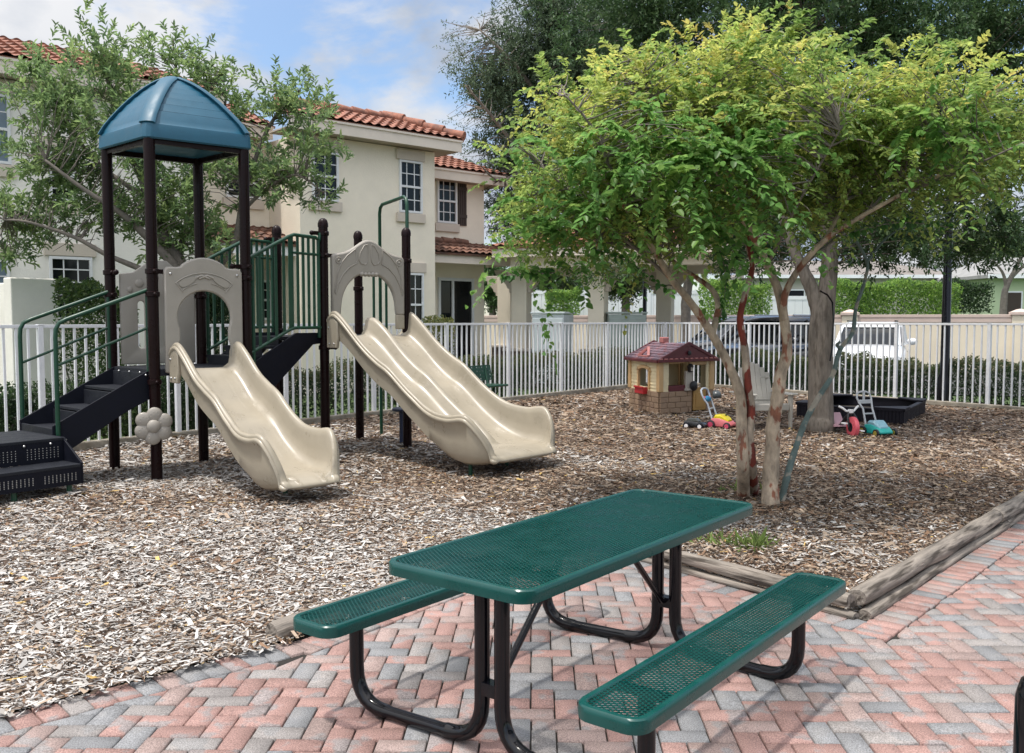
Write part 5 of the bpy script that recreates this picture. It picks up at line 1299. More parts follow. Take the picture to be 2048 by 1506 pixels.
# ---- hedges and shrubs
def box_leaves(O, d, L, dep, h, n, lf, asp, pal, seed, shell=.75, top_pal=None, z0=.02, rough=.07):
    rs = np.random.default_rng(seed); s = np.array((-d.y, d.x, 0)); dd = np.array(d)
    a = rs.random(n); b = rs.random(n); c = rs.random(n) ** .8
    f = rs.random(n); k = rs.random(n) < shell
    b = np.where(k & (f < .42), rs.beta(1, 9, n), b); b = np.where(k & (f >= .42) & (f < .55), 1 - rs.beta(1, 9, n), b)
    tp = k & (f >= .55); c = np.where(tp, 1 - rs.beta(1, 10, n), c)
    al = a * L; wv = rough * (np.sin(al * 2.3 + seed) + .7 * np.sin(al * 5.1) + .5 * np.sin(al * 11 + b * 7)) 
    P = np.array(O)[None] + dd * al[:, None] + s * (b * dep + (b - .5) * wv)[:, None]
    P[:, 2] = z0 + c * (h + wv - z0) + rs.normal(0, .02, n)
    nrm = np.zeros((n, 3)); nrm[:, 2] = .6; nrm += s * ((b - .5) * 2)[:, None] + rs.normal(0, .5, (n, 3))
    ld = unit(rs.normal(0, 1, (n, 3)) + np.array((0, 0, .5))); LL = lf * rs.uniform(.6, 1.3, n)
    pal = np.array(pal); col = pal[rs.integers(0, len(pal), n)] * rs.uniform(.7, 1.3, (n, 1))
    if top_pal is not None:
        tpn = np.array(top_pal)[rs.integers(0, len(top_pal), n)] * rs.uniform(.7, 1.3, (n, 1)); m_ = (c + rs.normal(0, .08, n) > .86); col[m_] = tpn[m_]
    return [P, ld, unit(nrm), LL, LL * asp, col]
def hedge(name, label, O, d, L, dep, h, n, lf, asp, pal, seed, cat='hedge', stems=True, group=None, **kw):
    root = thing(name, label, cat, O, 0, group)
    a = box_leaves(O, d, L, dep, h, n, lf, asp, pal, seed, **kw); leaf_cloud('foliage', *a[:5], a[5], M['leaf'], root, simple=True)
    if stems:
        rr = random.Random(seed); s = Vector((-d.y, d.x, 0)); k = .15; z0 = kw.get('z0', .02)
        while k < L:
            m = MB(); p = O + d * k + s * (dep * rr.uniform(.35, .65)); p.z = 0
            for q in range(3):
                e = p + d * rr.uniform(-.25, .25) + s * rr.uniform(-.2, .2) * dep * 2 + Z * (h * rr.uniform(.6, .85)); m.tube([p + Z * (z0 - .02), p.lerp(e, .5) + d * rr.uniform(-.05, .05), e], [.014, .011, .006], 5)
            m.build('stem', M['barkgrey'], root, smooth=180)
            k += rr.uniform(.3, .5)
    return root
HP = [(.026, .055, .020), (.034, .07, .024), (.045, .085, .028), (.02, .042, .018)]
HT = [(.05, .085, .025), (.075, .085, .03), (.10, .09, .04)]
sA = (lineX(FC, fA, Vector((0, 0, 0)), at(470, 800, 10)) - FC).length
o = FC + fl * sA + Vector((-fl.y, fl.x, 0)) * -.35
side = Vector((fl.y, -fl.x, 0)); side = side if side.y > 0 else -side
dd = -fl; s_dir = Vector((-dd.y, dd.x, 0)); o = FC + fl * sA + side * .30
if s_dir.dot(side) < 0: o = o + side * .75
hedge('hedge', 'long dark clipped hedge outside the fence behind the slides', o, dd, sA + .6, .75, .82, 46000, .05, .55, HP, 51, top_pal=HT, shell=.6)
dd = fr; s_dir = Vector((-dd.y, dd.x, 0)); side2 = s_dir if s_dir.y > 0 else -s_dir
o = FC + side2 * .30 - fr * .3
if s_dir.dot(side2) < 0: o = o + side2 * .8
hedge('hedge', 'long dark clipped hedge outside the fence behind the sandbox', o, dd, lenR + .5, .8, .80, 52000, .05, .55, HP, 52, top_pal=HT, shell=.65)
# low mixed planting outside the fence at the far left
for i, (px, py, w, h, pal, lab) in enumerate([(30, 840, .9, .75, HP, 'low sparse shrub outside the fence left of the stair rails'), (130, 800, 1.0, .8, HP, 'low shrub outside the fence behind the stair rails'), (255, 820, 1.0, .55, [(.07, .12, .03), (.10, .15, .04), (.05, .09, .03)], 'low bright leafy shrub outside the fence between the two near posts'), (360, 800, 1.1, .7, HP, 'low dark shrub outside the fence behind the first slide'), (430, 780, 1.0, .8, HP, 'dark shrub outside the fence between the two slides')]):
    q = lineX(FC, fA, Vector((0, 0, 0)), at(px, 800, 10)) + side * .35; dd = -fl
    hedge('shrub', lab, q - dd * (w / 2), dd, w, .7, h, 3800, .055, .5, pal, 60 + i, cat='shrub', shell=.4, rough=.1)
BR = [(.12, .23, .035), (.16, .28, .042), (.21, .33, .055), (.07, .15, .03)]
def bush(name, label, px0, px1, py0, py1, Y, dep, n, lf, pal, seed, cat='bush', stems=True):
    a, b_ = at(px0, py1, Y), at(px1, py0, Y); O = Vector((a.x, a.y, 0)); h = b_.z
    return hedge(name, label, O, Vector((1, 0, 0)), b_.x - a.x, dep, h, n, lf, .5, pal, seed, cat, stems=stems, z0=max(a.z - .3, .02), shell=.75, rough=.10)
bush('clipped_shrub', 'tall clipped dark green shrub beside the courtyard wall', 113, 234, 580, 780, 13.9, .9, 9000, .06, [(.035, .075, .02), (.055, .11, .026), (.09, .14, .035)], 71)
bush('clipped_shrub', 'tall dark shrub behind the arch window of the first slide', 385, 452, 590, 780, 14.6, .8, 6000, .06, HP, 72)
bush('low_bush', 'low yellow-green bush by the sliding door behind the second slide', 845, 905, 634, 740, 20.5, .8, 2500, .06, [(.11, .13, .03), (.15, .15, .035), (.07, .09, .03)], 73)
bush('bush', 'bright green bush above the boundary wall between the pavilion columns', 1093, 1160, 583, 632, 39, 1.4, 4200, .11, BR, 74)
bush('bush', 'bright green bush above the boundary wall left of the oak trunk', 1412, 1545, 566, 632, 38, 1.6, 7000, .12, BR, 75)
bush('clipped_hedge', 'wide bright green hedge above the boundary wall right of the oak trunk', 1665, 1925, 566, 632, 36, 1.6, 12000, .12, BR, 76, 'hedge')
bush('bush', 'overhanging darker green bush end beside the pale green house', 1905, 1988, 566, 612, 38, 1.4, 4500, .11, HP + [(.06, .12, .03)], 77)
# weeds in the mulch
def weed(px, py, n, label, seed):
    g = G(px, py); rs = np.random.default_rng(seed); pos = np.array(g)[None] + np.column_stack([rs.normal(0, .09, n), rs.normal(0, .07, n), np.full(n, .01)])
    d = np.column_stack([rs.normal(0, .8, n), rs.normal(0, .8, n), rs.uniform(.3, 1.2, n)]); L = rs.uniform(.06, .17, n)
    o = thing('grass_tuft', label, 'weed', g); leaf_cloud('leaves', pos, d, rs.normal(0, 1, (n, 3)), L, L * .075, np.array([(.20, .28, .08)] * n) * rs.uniform(.6, 1.4, (n, 1)), M['leaf'], o, simple=True)
weed(1508, 1098, 90, 'green grass tuft growing in the mulch behind the right bench', 1); weed(1432, 1092, 30, 'sparse grass tuft in the mulch beside the far table legs', 2); weed(1480, 985, 14, 'tiny weed in the mulch at the foot of the crape myrtle', 3)
# ================================================================== toys and furniture in the play area
def P_(name, col, rough=.4, **k): return mat(name, col, rough, .06, 6, .05, 120, **k)
def frame_of(rz): return Vector((math.cos(rz), math.sin(rz), 0)), Vector((-math.sin(rz), math.cos(rz), 0))
def playhouse():
    Nn, Lc, Rc = G(1318, 829), G(1258, 816), G(1425, 821)
    x = Rc - Nn; W = x.length; x.normalize(); y = Lc - Nn; D = y.length; y.normalize()
    root = thing('playhouse', 'small plastic playhouse with tan siding, stone-look base and dark red roof', 'playhouse', Nn)
    stone, sid, post, rd, dk, yel, grey = P_('ph_stone', (.33, .225, .15), .6, col2=(.25, .165, .115), c2scale=4), P_('ph_siding', (.74, .63, .40)), P_('ph_post', (.58, .38, .19)), P_('ph_red', (.115, .022, .030)), P_('ph_black', (.012, .012, .015)), P_('ph_door', (.42, .25, .085)), P_('ph_grey', (.42, .38, .33))
    red, shing = P_('ph_planter', (.42, .02, .03)), P_('ph_shingle', (.185, .125, .155), .6, col2=(.25, .10, .11), c2scale=9)
    P = lambda a, b, z: Nn + x * a + y * b + Z * z
    hs, he = .385, .915; th = .05
    # stone base: four walls with courses
    def base(name, o, d, L, nout, door=None):
        m = MB()
        segs = [(0, L)] if not door else [(0, door[0]), (door[1], L)]
        for s0, s1 in segs:
            m.box(o + d * ((s0 + s1) / 2) + Z * (hs / 2) - nout * (th / 2), (s1 - s0, th, hs), (d, nout, Z))
            rows = 4; rr = random.Random(int(L * 1000))
            for r_ in range(rows):
                s = s0 + .012
                while s < s1 - .06:
                    w = min(rr.uniform(.14, .30), s1 - .012 - s)
                    m.box(o + d * (s + w / 2) + Z * (hs * (r_ + .5) / rows) + nout * .006, (w - .012, .022, hs / rows - .012), (d, nout, Z)); s += w
        return m.build(name, stone, root, smooth=0, bevel=.006)
    base('stone_base', P(0, 0, 0), x, W, -y, (.60 * W, .86 * W)); base('stone_base', P(0, 0, 0), y, D, -x); base('stone_base', P(0, D, 0), x, W, y); base('stone_base', P(W, 0, 0), y, D, x)
    # corner posts
    for a, b in ((.03, .03), (W - .03, .03), (.03, D - .03), (W - .03, D - .03)):
        MB().box(P(a, b, (hs + he) / 2), (.11, .11, he - hs), (x, y, Z)).build('corner_post', post, root, smooth=0, bevel=.012)
    def siding(name, o, d, nout, s0, s1, z0, z1):
        m = MB(); n = max(int(round((z1 - z0) / .062)), 1)
        for k in range(n):
            za, zb = z0 + (z1 - z0) * k / n, z0 + (z1 - z0) * (k + 1) / n
            m.loft([[o + d * s + Z * za + nout * .012, o + d * s + Z * zb + nout * .0, o + d * s + Z * zb - nout * .03, o + d * s + Z * za - nout * .03] for s in (s0, s1)])
        return m.build(name, sid, root, smooth=0)
    # left face (x = 0): arched window with planter
    o = P(.012, 0, 0); w0, w1 = .31 * D, .67 * D
    siding('siding', o, y, -x, .085, w0, hs, he); siding('siding', o, y, -x, w1, D - .085, hs, he); siding('siding', o, y, -x, w0, w1, he - .14, he); siding('siding', o, y, -x, w0, w1, hs, hs + .06)
    m = MB(); cx = (w0 + w1) / 2; rad = (w1 - w0) / 2
    for s in (-1, 1): m.box(o + y * (cx + s * rad) + Z * (hs + .22) - x * .015, (.045, .06, .38), (y, x, Z))
    arch = [(cx + (rad + .05) * math.cos(R(a)), he - .19 + .105 * math.sin(R(a))) for a in range(0, 181, 15)] + [(cx + (rad - .02) * math.cos(R(a)), he - .20 + .06 * math.sin(R(a))) for a in range(180, -1, -15)]
    m.prism(arch, o - x * .015, y, Z, x, .06); m.build('window_frame', post, root, smooth=0, bevel=.006)
    m = MB(); pw = .34; q = lambda s, a, z: P(-a, cx + .02 + s, z)
    m.box(q(0, .105, hs + .0), (.02, pw, .12), (x, y, Z)); m.box(q(0, .055, hs - .055), (.11, pw, .02), (x, y, Z))
    for s in (-1, 1): m.box(q(s * pw / 2, .055, hs), (.11, .02, .119), (x, y, Z))
    m.box(q(0, .118, hs + .055), (.03, pw + .03, .03), (x, y, Z)); m.build('planter_box', red, root, smooth=0, bevel=.006)
    # front face (y = 0)
    o = P(0, .012, 0)
    siding('siding', o, x, -y, .085, .17 * W, hs, he); siding('siding', o, x, -y, .87 * W, W - .085, hs, he)
    m = MB(); m.box(P(.32 * W, .02, he - .02), (.30 * W, .05, .05), (x, y, Z)); m.box(P(.71 * W, .02, he - .04), (.33 * W, .05, .08), (x, y, Z))
    m.build('lintel', post, root, smooth=0, bevel=.006)
    MB().box(P(.32 * W, .045, hs + .05), (.31 * W, .10, .10), (x, y, Z)).build('window_box', rd, root, smooth=0, bevel=.008)
    m = MB(); m.box(P(.53 * W, -.0, (hs + he) / 2 - .09), (.13 * W, .07, he - hs - .18), (x, y, Z)); m.box(P(.53 * W, -.01, hs + .02), (.16 * W, .10, .04), (x, y, Z)); m.build('doorbell_pillar', grey, root, smooth=0, bevel=.01)
    m = MB(); lx = .535 * W; m.lathe(P(lx, -.06, .715), [(.035, 0), (.048, .02), (.058, .10), (.066, .105), (.02, .15)], 6); m.box(P(lx, -.03, .76), (.03, .05, .05), (x, y, Z)); ln = m.build('lantern', dk, root, smooth=30)
    MB().box(P(lx + .008, -.108, .77), (.045, .012, .065), (x, y, Z)).build('lantern_glass', P_('ph_cream', (.5, .45, .38)), ln, smooth=0)
    m = MB(); m.lathe(P(.60 * W, -.05, hs + .085), [(.088, 0), (.088, .03), (.06, .045), (.02, .05)], 16, (x, Z, -y)); m.build('play_grill', dk, root, smooth=40)
    m = MB(); m.box(P(.70 * W, .06, hs + .03), (.22 * W, .16, .025), (x, y, Z)); m.tube([P(.76 * W, .04, hs + .04), P(.76 * W, .04, hs + .09), P(.76 * W, .0, hs + .09)], .01, 8); m.build('sink_shelf', grey, root, smooth=40, bevel=.004)
    d0, d1 = .61 * W, .855 * W; dm = (d0 + d1) / 2; dw = (d1 - d0) / 2 - .006
    top = [(dm + dw * math.cos(R(a)), hs - .0 + .05 * math.sin(R(a))) for a in range(0, 181, 20)]
    m = MB(); m.prism([(dm - dw, .03), (dm + dw, .03)] + top, P(0, -.012, 0), x, Z, -y, .04); dr = m.build('half_door', yel, root, smooth=0, bevel=.008)
    m = MB(); ins = dw - .055; tp = [(dm + ins * math.cos(R(a)), hs - .075 + .035 * math.sin(R(a))) for a in range(0, 181, 20)]
    m.prism([(dm - ins, .085), (dm + ins, .085)] + tp, P(0, -.036, 0), x, Z, -y, .014); m.build('door_panel', yel, dr, smooth=0, bevel=.005)
    # back and right faces with openings
    o = P(0, D - .012, 0); siding('siding', o, x, y, .085, .30 * W, hs, he); siding('siding', o, x, y, .66 * W, W - .085, hs, he); 
    m = MB(); m.box(P(.48 * W, D - .012, he - .03), (.36 * W, .05, .06), (x, y, Z)); m.box(P(.48 * W, D - .012, hs + .03), (.36 * W, .05, .06), (x, y, Z)); m.box(P(.48 * W, D - .012, (hs + he) / 2), (.06, .05, he - hs - .12), (x, y, Z)); m.build('window_frame', sid, root, smooth=0, bevel=.006)
    o = P(W - .012, 0, 0); siding('siding', o, y, x, .085, .32 * D, hs, he); siding('siding', o, y, x, .68 * D, D - .085, hs, he); siding('siding', o, y, x, .32 * D, .68 * D, he - .12, he)
    # roof
    ov = .07; zr = 1.215; Rr = [(-ov, he), (W / 2, zr), (W + ov, he)]
    m = MB(); rows = 7
    for sgn in (0, 1):
        a0, z0 = (-ov, he + .03) if sgn == 0 else (W + ov, he + .03)
        for k in range(rows):
            f0, f1 = k / rows, (k + 1) / rows; n_ = 10
            for j in range(n_):
                b0 = -ov + (D + 2 * ov) * j / n_; b1 = -ov + (D + 2 * ov) * (j + 1) / n_ - .008
                A0 = a0 + (W / 2 - a0) * f0; A1 = a0 + (W / 2 - a0) * f1; Z0 = z0 + (zr - z0) * f0; Z1 = z0 + (zr - z0) * f1
                lift = .018 + .004 * ((j + k) % 2)
                m.loft([[P(A0, b, Z0 + lift), P(A1, b, Z1 + .004), P(A1, b, Z1 - .03), P(A0, b, Z0 - .012)] for b in (b0, b1)])
    roof = m.build('roof', shing, root, smooth=0)
    for b in (-ov + .03, D + ov - .03):
        g = MB(); g.prism([(-ov, he), (W + ov, he), (W / 2, zr + .01)], P(0, b, 0), x, Z, y, .05)
        g.build('gable', rd, roof, smooth=0, bevel=.006)
        g = MB(); sgn = -1 if b < 0 else 1
        g.bar(P(-ov, b + sgn * .03, he + .012), P(W / 2, b + sgn * .03, zr + .012), .03, .05); g.bar(P(W + ov, b + sgn * .03, he + .012), P(W / 2, b + sgn * .03, zr + .012), .03, .05); g.build('rake', rd, roof, smooth=0, bevel=.005)
    g = MB(); g.box(P(W / 2, -ov - .02, he + .01), (W + 2 * ov + .03, .05, .05), (x, y, Z)); g.box(P(-ov - .01, D / 2, he + .005), (.05, D + 2 * ov - .02, .05), (x, y, Z)); g.box(P(W + ov + .01, D / 2, he + .005), (.05, D + 2 * ov - .02, .05), (x, y, Z)); g.build('eave', rd, roof, smooth=0, bevel=.008)
    pk = P_('ph_pink', (.42, .16, .15))
    g = MB(); zz = he + .075; a = -ov + .06
    g.bar(P(a, D * .5 - .20, zz), P(a + .12, D * .5, zz + .15), .05, .05); g.bar(P(a, D * .5 + .20, zz), P(a + .12, D * .5, zz + .15), .05, .05); g.bar(P(a, D * .5 - .2, zz), P(a, D * .5 + .2, zz), .05, .03); g.build('dormer', pk, roof, smooth=0, bevel=.008)
    g = MB(); n_ = 12
    for k in range(n_): g.box(P(-ov + (W + 2 * ov) * (k + .3) / n_, -ov - .045, he + .043), (.07, .035, .022), (x, y, Z))
    g.build('trim_blocks', pk, roof, smooth=0, bevel=.004)
    MB().lathe(P(W / 2, -ov - .01, he + .14), [(.04, 0), (.04, .025), (.02, .03)], 12, (x, Z, -y)).build('vent', dk, roof, smooth=30)
    MB().box(P(W / 2 - .0, D * .72, zr + .045), (.16, .16, .11), (x, y, Z)).build('chimney', pk, roof, smooth=0, bevel=.02)
playhouse()
def wheel(mb_t, mb_h, c, ax, r, w, hub=.6):
    c = Vector(c); X = ax.normalized(); Y = Vector((0, 0, 1)).cross(X).normalized(); Zv = X.cross(Y)
    mb_t.lathe(c - X * (w / 2), [(r * .8, 0), (r * .97, w * .12), (r, w * .3), (r, w * .7), (r * .97, w * .88), (r * .8, w)], 20, (Y, Zv, X))
    if mb_h: mb_h.lathe(c - X * (w / 2 + .003), [(r * hub, 0), (r * hub, w + .006), (r * .2, w + .012)], 14, (Y, Zv, X))
def mower(px, py, head, label, cb, ct, ch, cw, chub, extra=None, sc=1.0):
    g = G(px, py); rz = math.atan2(head[1], head[0]); root = thing('toy_mower', label, 'toy mower', g, rz, )
    mb, mt, mh, mw, mhub = P_('tm_body', cb), P_('tm_top', ct), P_('tm_handle', ch), P_('tm_wheel', cw), P_('tm_hub', chub)
    s = sc; V = Vector
    m = MB(); sec = []
    for xx, w, z0, z1 in ((-.155, .10, .05, .12), (-.13, .125, .04, .145), (-.02, .13, .035, .15), (.08, .12, .035, .12), (.14, .10, .04, .085), (.155, .085, .05, .07)):
        sec.append([V((xx * s, a * s, b * s)) for a, b in ((-w, z0), (w, z0), (w, z0 + (z1 - z0) * .6), (w * .85, z1), (-w * .85, z1), (-w, z0 + (z1 - z0) * .6))])
    m.loft(sec); m.build('body', mb, root, local=True, smooth=30, bevel=.008)
    m = MB(); sec = []
    for xx, w, z1 in ((-.12, .085, .15), (-.09, .10, .195), (.0, .10, .20), (.07, .085, .155), (.10, .07, .125)):
        sec.append([V((xx * s, a * s, b * s)) for a, b in ((-w, .10), (w, .10), (w, z1 - .02), (w * .75, z1), (-w * .75, z1), (-w, z1 - .02))])
    m.loft(sec); m.build('top_cover', mt, root, local=True, smooth=30, bevel=.008)
    m = MB(); hb = [(-.13, .09, .12), (-.21, .075, .34), (-.25, .10, .40), (-.28, .115, .47), (-.30, .10, .525)]
    for k in (1, -1): m.tube([V((a * s, b * k * s, c * s)) for a, b, c in hb] + [V((-.305 * s, .05 * k * s, .545 * s)), V((-.305 * s, 0, .55 * s))], .013 * s, 10)
    m.tube([V((-.19 * s, -.078 * s, .27 * s)), V((-.19 * s, .078 * s, .27 * s))], .011 * s, 8); m.build('handle', mh, root, local=True, smooth=60)
    if extra == 'dash':
        d = MB(); d.ball((-.25 * s, 0, .40 * s), (.05 * s, .085 * s, .045 * s), 14, 8); o = d.build('dashboard', P_('tm_blue', (.02, .18, .36)), root, local=True, smooth=80)
        for k in (1, -1): MB().ball((-.26 * s, .08 * k * s, .425 * s), (.02 * s, .035 * s, .014 * s), 10, 6).build('lever', P_('tm_pink', (.55, .10, .22)), o, local=True, smooth=80)
        MB().box((.03 * s, .02 * s, .193 * s), (.02 * s, .05 * s, .012 * s)).build('slot', P_('tm_dark', (.02, .02, .02)), root, local=True)
    else:
        d = MB(); d.box((-.265 * s, 0, .42 * s), (.025 * s, .20 * s, .05 * s)); d.box((-.285 * s, 0, .48 * s), (.022 * s, .03 * s, .12 * s)); d.build('crossbar', mh, root, local=True, smooth=0, bevel=.006)
    for xx, r_ in ((-.125, .062), (.115, .052)):
        for k in (1, -1):
            t_, h = MB(), MB(); wheel(t_, h, (xx * s, .145 * k * s, r_ * s), Vector((0, 1, 0)), r_ * s, .035 * s); w_ = t_.build('wheel', mw, root, local=True, smooth=40); h.build('hub', mhub, w_, local=True, smooth=40)
mower(1447, 857, (.80, -.62), 'toy lawn mower with yellow top, pink body and grey handle', (.52, .13, .14), (.62, .50, .015), (.40, .44, .50), (.03, .02, .025), (.50, .06, .12), 'dash', 1.08)
mower(1757, 872, (.35, -.94), 'teal toy lawn mower with pale grey handle by the sandbox', (.02, .38, .34), (.22, .42, .50), (.42, .44, .46), (.012, .012, .014), (.35, .28, .05), None, 1.1)
def toycar():
    g = G(1391, 858); rz = math.atan2(-.55, .84); root = thing('toy_car', 'small black toy car with white wheel hubs on the mulch', 'toy car', g, rz); V = Vector
    m = MB(); sec = []
    for xx, w, z0, z1 in ((-.17, .06, .06, .09), (-.155, .08, .045, .12), (-.05, .085, .04, .125), (.06, .085, .04, .115), (.14, .08, .04, .095), (.172, .06, .05, .075)):
        sec.append([V((xx, a, b)) for a, b in ((-w, z0), (w, z0), (w * 1.05, (z0 + z1) / 2), (w * .8, z1), (-w * .8, z1), (-w * 1.05, (z0 + z1) / 2))])
    m.loft(sec); m.build('body', P_('tc_black', (.012, .013, .014), .25), root, local=True, smooth=40, bevel=.006)
    m = MB(); m.loft([[V((x_, a * w, z_)) for x_, a in ((-.12, -1), (-.12, 1), (.06, 1), (.06, -1))] if False else [V((x0, -w, z_)), V((x0, w, z_)), V((x1, w, z_)), V((x1, -w, z_))] for x0, x1, w, z_ in ((-.13, .07, .068, .118), (-.10, .02, .055, .165))])
    m.build('cabin', P_('tc_glass', (.05, .055, .05), .15), root, local=True, smooth=0, bevel=.008)
    for k in (1, -1):
        MB().box((.165, .035 * k, .062), (.012, .025, .012)).build('headlight', P_('tc_white', (.7, .7, .7)), root, local=True)
        for xx in (-.105, .105):
            t_, h = MB(), MB(); wheel(t_, h, (xx, .09 * k, .052), V((0, 1, 0)), .052, .045, .58); w_ = t_.build('wheel', M['stringer'], root, local=True, smooth=40); h.build('hub', P_('tc_hub', (.75, .75, .77)), w_, local=True, smooth=40)
toycar()
g = G(1432, 800); root = thing('toy_helmet', 'dark rounded toy lying behind the yellow toy mower', 'toy', g)
m = MB(); m.ball(g + Z * .09, (.11, .13, .11), 18, 10); m.build('shell', P_('helmet', (.05, .06, .065), .3), root, smooth=80); m = MB(); m.tube([g + Z * .03 + Vector((.12 * math.cos(a), .14 * math.sin(a), 0)) for a in np.linspace(0, 6.28, 20)], .015, 8); m.build('brim', P_('helmet_brim', (.12, .14, .15)), root, smooth=80)
def trike():
    g = G(1690, 871); rz = math.atan2(-.98, .12); root = thing('toy_tricycle', 'low toy tricycle with big pink front wheel and white handlebars', 'tricycle', g, rz); V = Vector
    pk, bk, wh, pp = P_('tr_pink', (.62, .10, .13)), P_('tr_black', (.012, .012, .016), .4), P_('tr_white', (.72, .72, .72)), P_('tr_pale', (.46, .28, .33))
    t_, h = MB(), MB(); wheel(t_, h, (.22, 0, .145), V((0, 1, 0)), .145, .075, .45); w_ = t_.build('front_wheel', pk, root, local=True, smooth=40); h.build('hub', bk, w_, local=True, smooth=40)
    for k in (1, -1):
        t_, h = MB(), MB(); wheel(t_, h, (-.26, .19 * k, .085), V((0, 1, 0)), .085, .09, .55); w_ = t_.build('rear_wheel', bk, root, local=True, smooth=40); h.build('hub', pp, w_, local=True, smooth=40)
    m = MB()
    for k in (1, -1): m.tube([V((.22, .06 * k, .145)), V((.19, .062 * k, .27)), V((.15, .03 * k, .345))], .016, 8)
    m.tube([V((.15, 0, .34)), V((.02, 0, .25)), V((-.12, 0, .13)), V((-.26, 0, .10))], .03, 10); m.tube([V((-.26, -.19, .085)), V((-.26, .19, .085))], .014, 8); m.build('frame', bk, root, local=True, smooth=60)
    m = MB()
    for k in (1, -1): m.tube([V((.14, .02 * k, .355)), V((.13, .055 * k, .36)), V((.11, .10 * k, .40)), V((.08, .145 * k, .425))], [.014, .014, .016, .014], 8)
    m.box((.145, 0, .36), (.05, .06, .05)); m.build('handlebar', wh, root, local=True, smooth=60)
    m = MB(); m.loft([[V((x_, -w, z_)), V((x_, w, z_)), V((x_, w * .9, z_ + .03)), V((x_, -w * .9, z_ + .03))] for x_, w, z_ in ((-.02, .08, .12), (-.12, .11, .11), (-.24, .12, .12), (-.30, .11, .20), (-.32, .09, .27))]); m.build('seat', pp, root, local=True, smooth=40, bevel=.008)
    for k in (1, -1): MB().box((.22 + .04 * k, .105 * k, .145 - .05 * k), (.09, .06, .02)).build('pedal', wh, root, local=True, bevel=.004)
trike()
def sandbox():
    Nn, Rc, Lv = G(1806, 851), G(1858, 822), G(1660, 838)
    x = Rc - Nn; W = x.length; x.normalize(); y = Lv - Nn; y.normalize(); D = 1.75
    y = Vector((-x.y, x.x, 0)) * .35 + y * .65; y.normalize(); W = 2.2
    root = thing('sandbox', 'low square black plastic sandbox with corner seats by the fence', 'sandbox', Nn); P = lambda a, b, z: Nn + x * a + y * b + Z * z; h = .235
    def side(o, d, L, nout):
        m = MB(); m.box(o + d * (L / 2) + Z * (h / 2) - nout * .02, (L, .04, h), (d, nout, Z)); n_ = int(L / .055)
        for k in range(n_): m.box(o + d * ((k + .5) * L / n_) + Z * (h / 2) + nout * .004, (L / n_ - .012, .014, h - .05), (d, nout, Z))
        m.box(o + d * (L / 2) + Z * (h - .012) - nout * .015, (L, .085, .025), (d, nout, Z)); m.build('side_wall', M['sandbox'], root, smooth=0, bevel=.005)
    side(P(0, 0, 0), x, W, -y); side(P(0, 0, 0), y, D, -x); side(P(0, D, 0), x, W, y); side(P(W, 0, 0), y, D, x)
    c = .46
    for a, b, sa, sb in ((0, 0, 1, 1), (W, 0, -1, 1), (0, D, 1, -1), (W, D, -1, -1)):
        m = MB(); m.loft([[P(a - .03 * sa, b - .03 * sb, z), P(a + c * sa, b - .03 * sb, z), P(a + c * sa, b + .08 * sb, z), P(a + .08 * sa, b + c * sb, z), P(a - .03 * sa, b + c * sb, z)] for z in (h + .0, h + .028)]); m.build('corner_seat', M['sandbox'], root, smooth=0, bevel=.006)
    m = MB(); m.loft([[P(.04, .04, z), P(W - .04, .04, z), P(W - .04, D - .04, z), P(.04, D - .04, z)] for z in (.02, .06)]); m.build('sand', mat('sand', (.035, .028, .022), 1, .3, 12, .5, 90), root, smooth=0)
sandbox()
def chair():
    g = G(1520, 856); f = Vector((.20, -.97, 0)).normalized(); rz = math.atan2(f.y, f.x)
    root = thing('adirondack_chair', 'weathered grey plastic garden chair behind the myrtle stems', 'chair', g, rz); V = Vector
    pl = P_('chair_grey', (.40, .38, .34), .6)
    for k in range(7):
        a = (k - 3) * .086; top = .98 - .16 * abs(k - 3) ** 1.6 / 5.8
        m = MB(); hw = .039
        m.loft([[V((x_, a * f_ - hw, z_)), V((x_, a * f_ + hw, z_)), V((x_ - .022, a * f_ + hw, z_ + .006)), V((x_ - .022, a * f_ - hw, z_ + .006))] for x_, z_, f_ in ((-.10, .30, .86), (-.22, .62, .95), (-.30, top - .05, 1.0), (-.315, top, 1.0))]); m.build('back_slat', pl, root, local=True, smooth=0, bevel=.006)
    for q_ in ((-.155, .27, .42), (-.285, .26, .75)): MB().bar((q_[0], -q_[1], q_[2]), q_, .045, .03).build('back_rail', pl, root, local=True, bevel=.006)
    m = MB()
    for k in range(6): t_ = k / 5; m.bar((.32 - .42 * t_, -.27, .385 - .10 * t_), (.32 - .42 * t_, .27, .385 - .10 * t_), .07, .022)
    m.box((.365, 0, .345), (.022, .56, .09)); m.build('seat', pl, root, local=True, smooth=0, bevel=.006)
    for k in (1, -1):
        m = MB(); m.prism([(.40, 0), (.335, 0), (.30, .52), (.41, .52)], (0, .30 * k, 0), V((1, 0, 0)), V((0, 0, 1)), V((0, 1, 0)), .035); m.build('leg', pl, root, local=True, smooth=0, bevel=.008)
        m = MB(); m.prism([(-.36, 0), (-.30, 0), (.33, .30), (.33, .39), (.24, .39)], (0, .272 * k, 0), V((1, 0, 0)), V((0, 0, 1)), V((0, 1, 0)), .03); m.build('leg', pl, root, local=True, smooth=0, bevel=.008)
        m = MB(); m.prism([(-.28, .02), (-.28, -.06), (.36, -.09), (.45, -.05), (.45, .05), (.36, .09)], (0, .325 * k, .535), V((1, 0, 0)), V((0, 1, 0)), V((0, 0, 1)), .025); m.build('armrest', pl, root, local=True, smooth=0, bevel=.008)
chair()
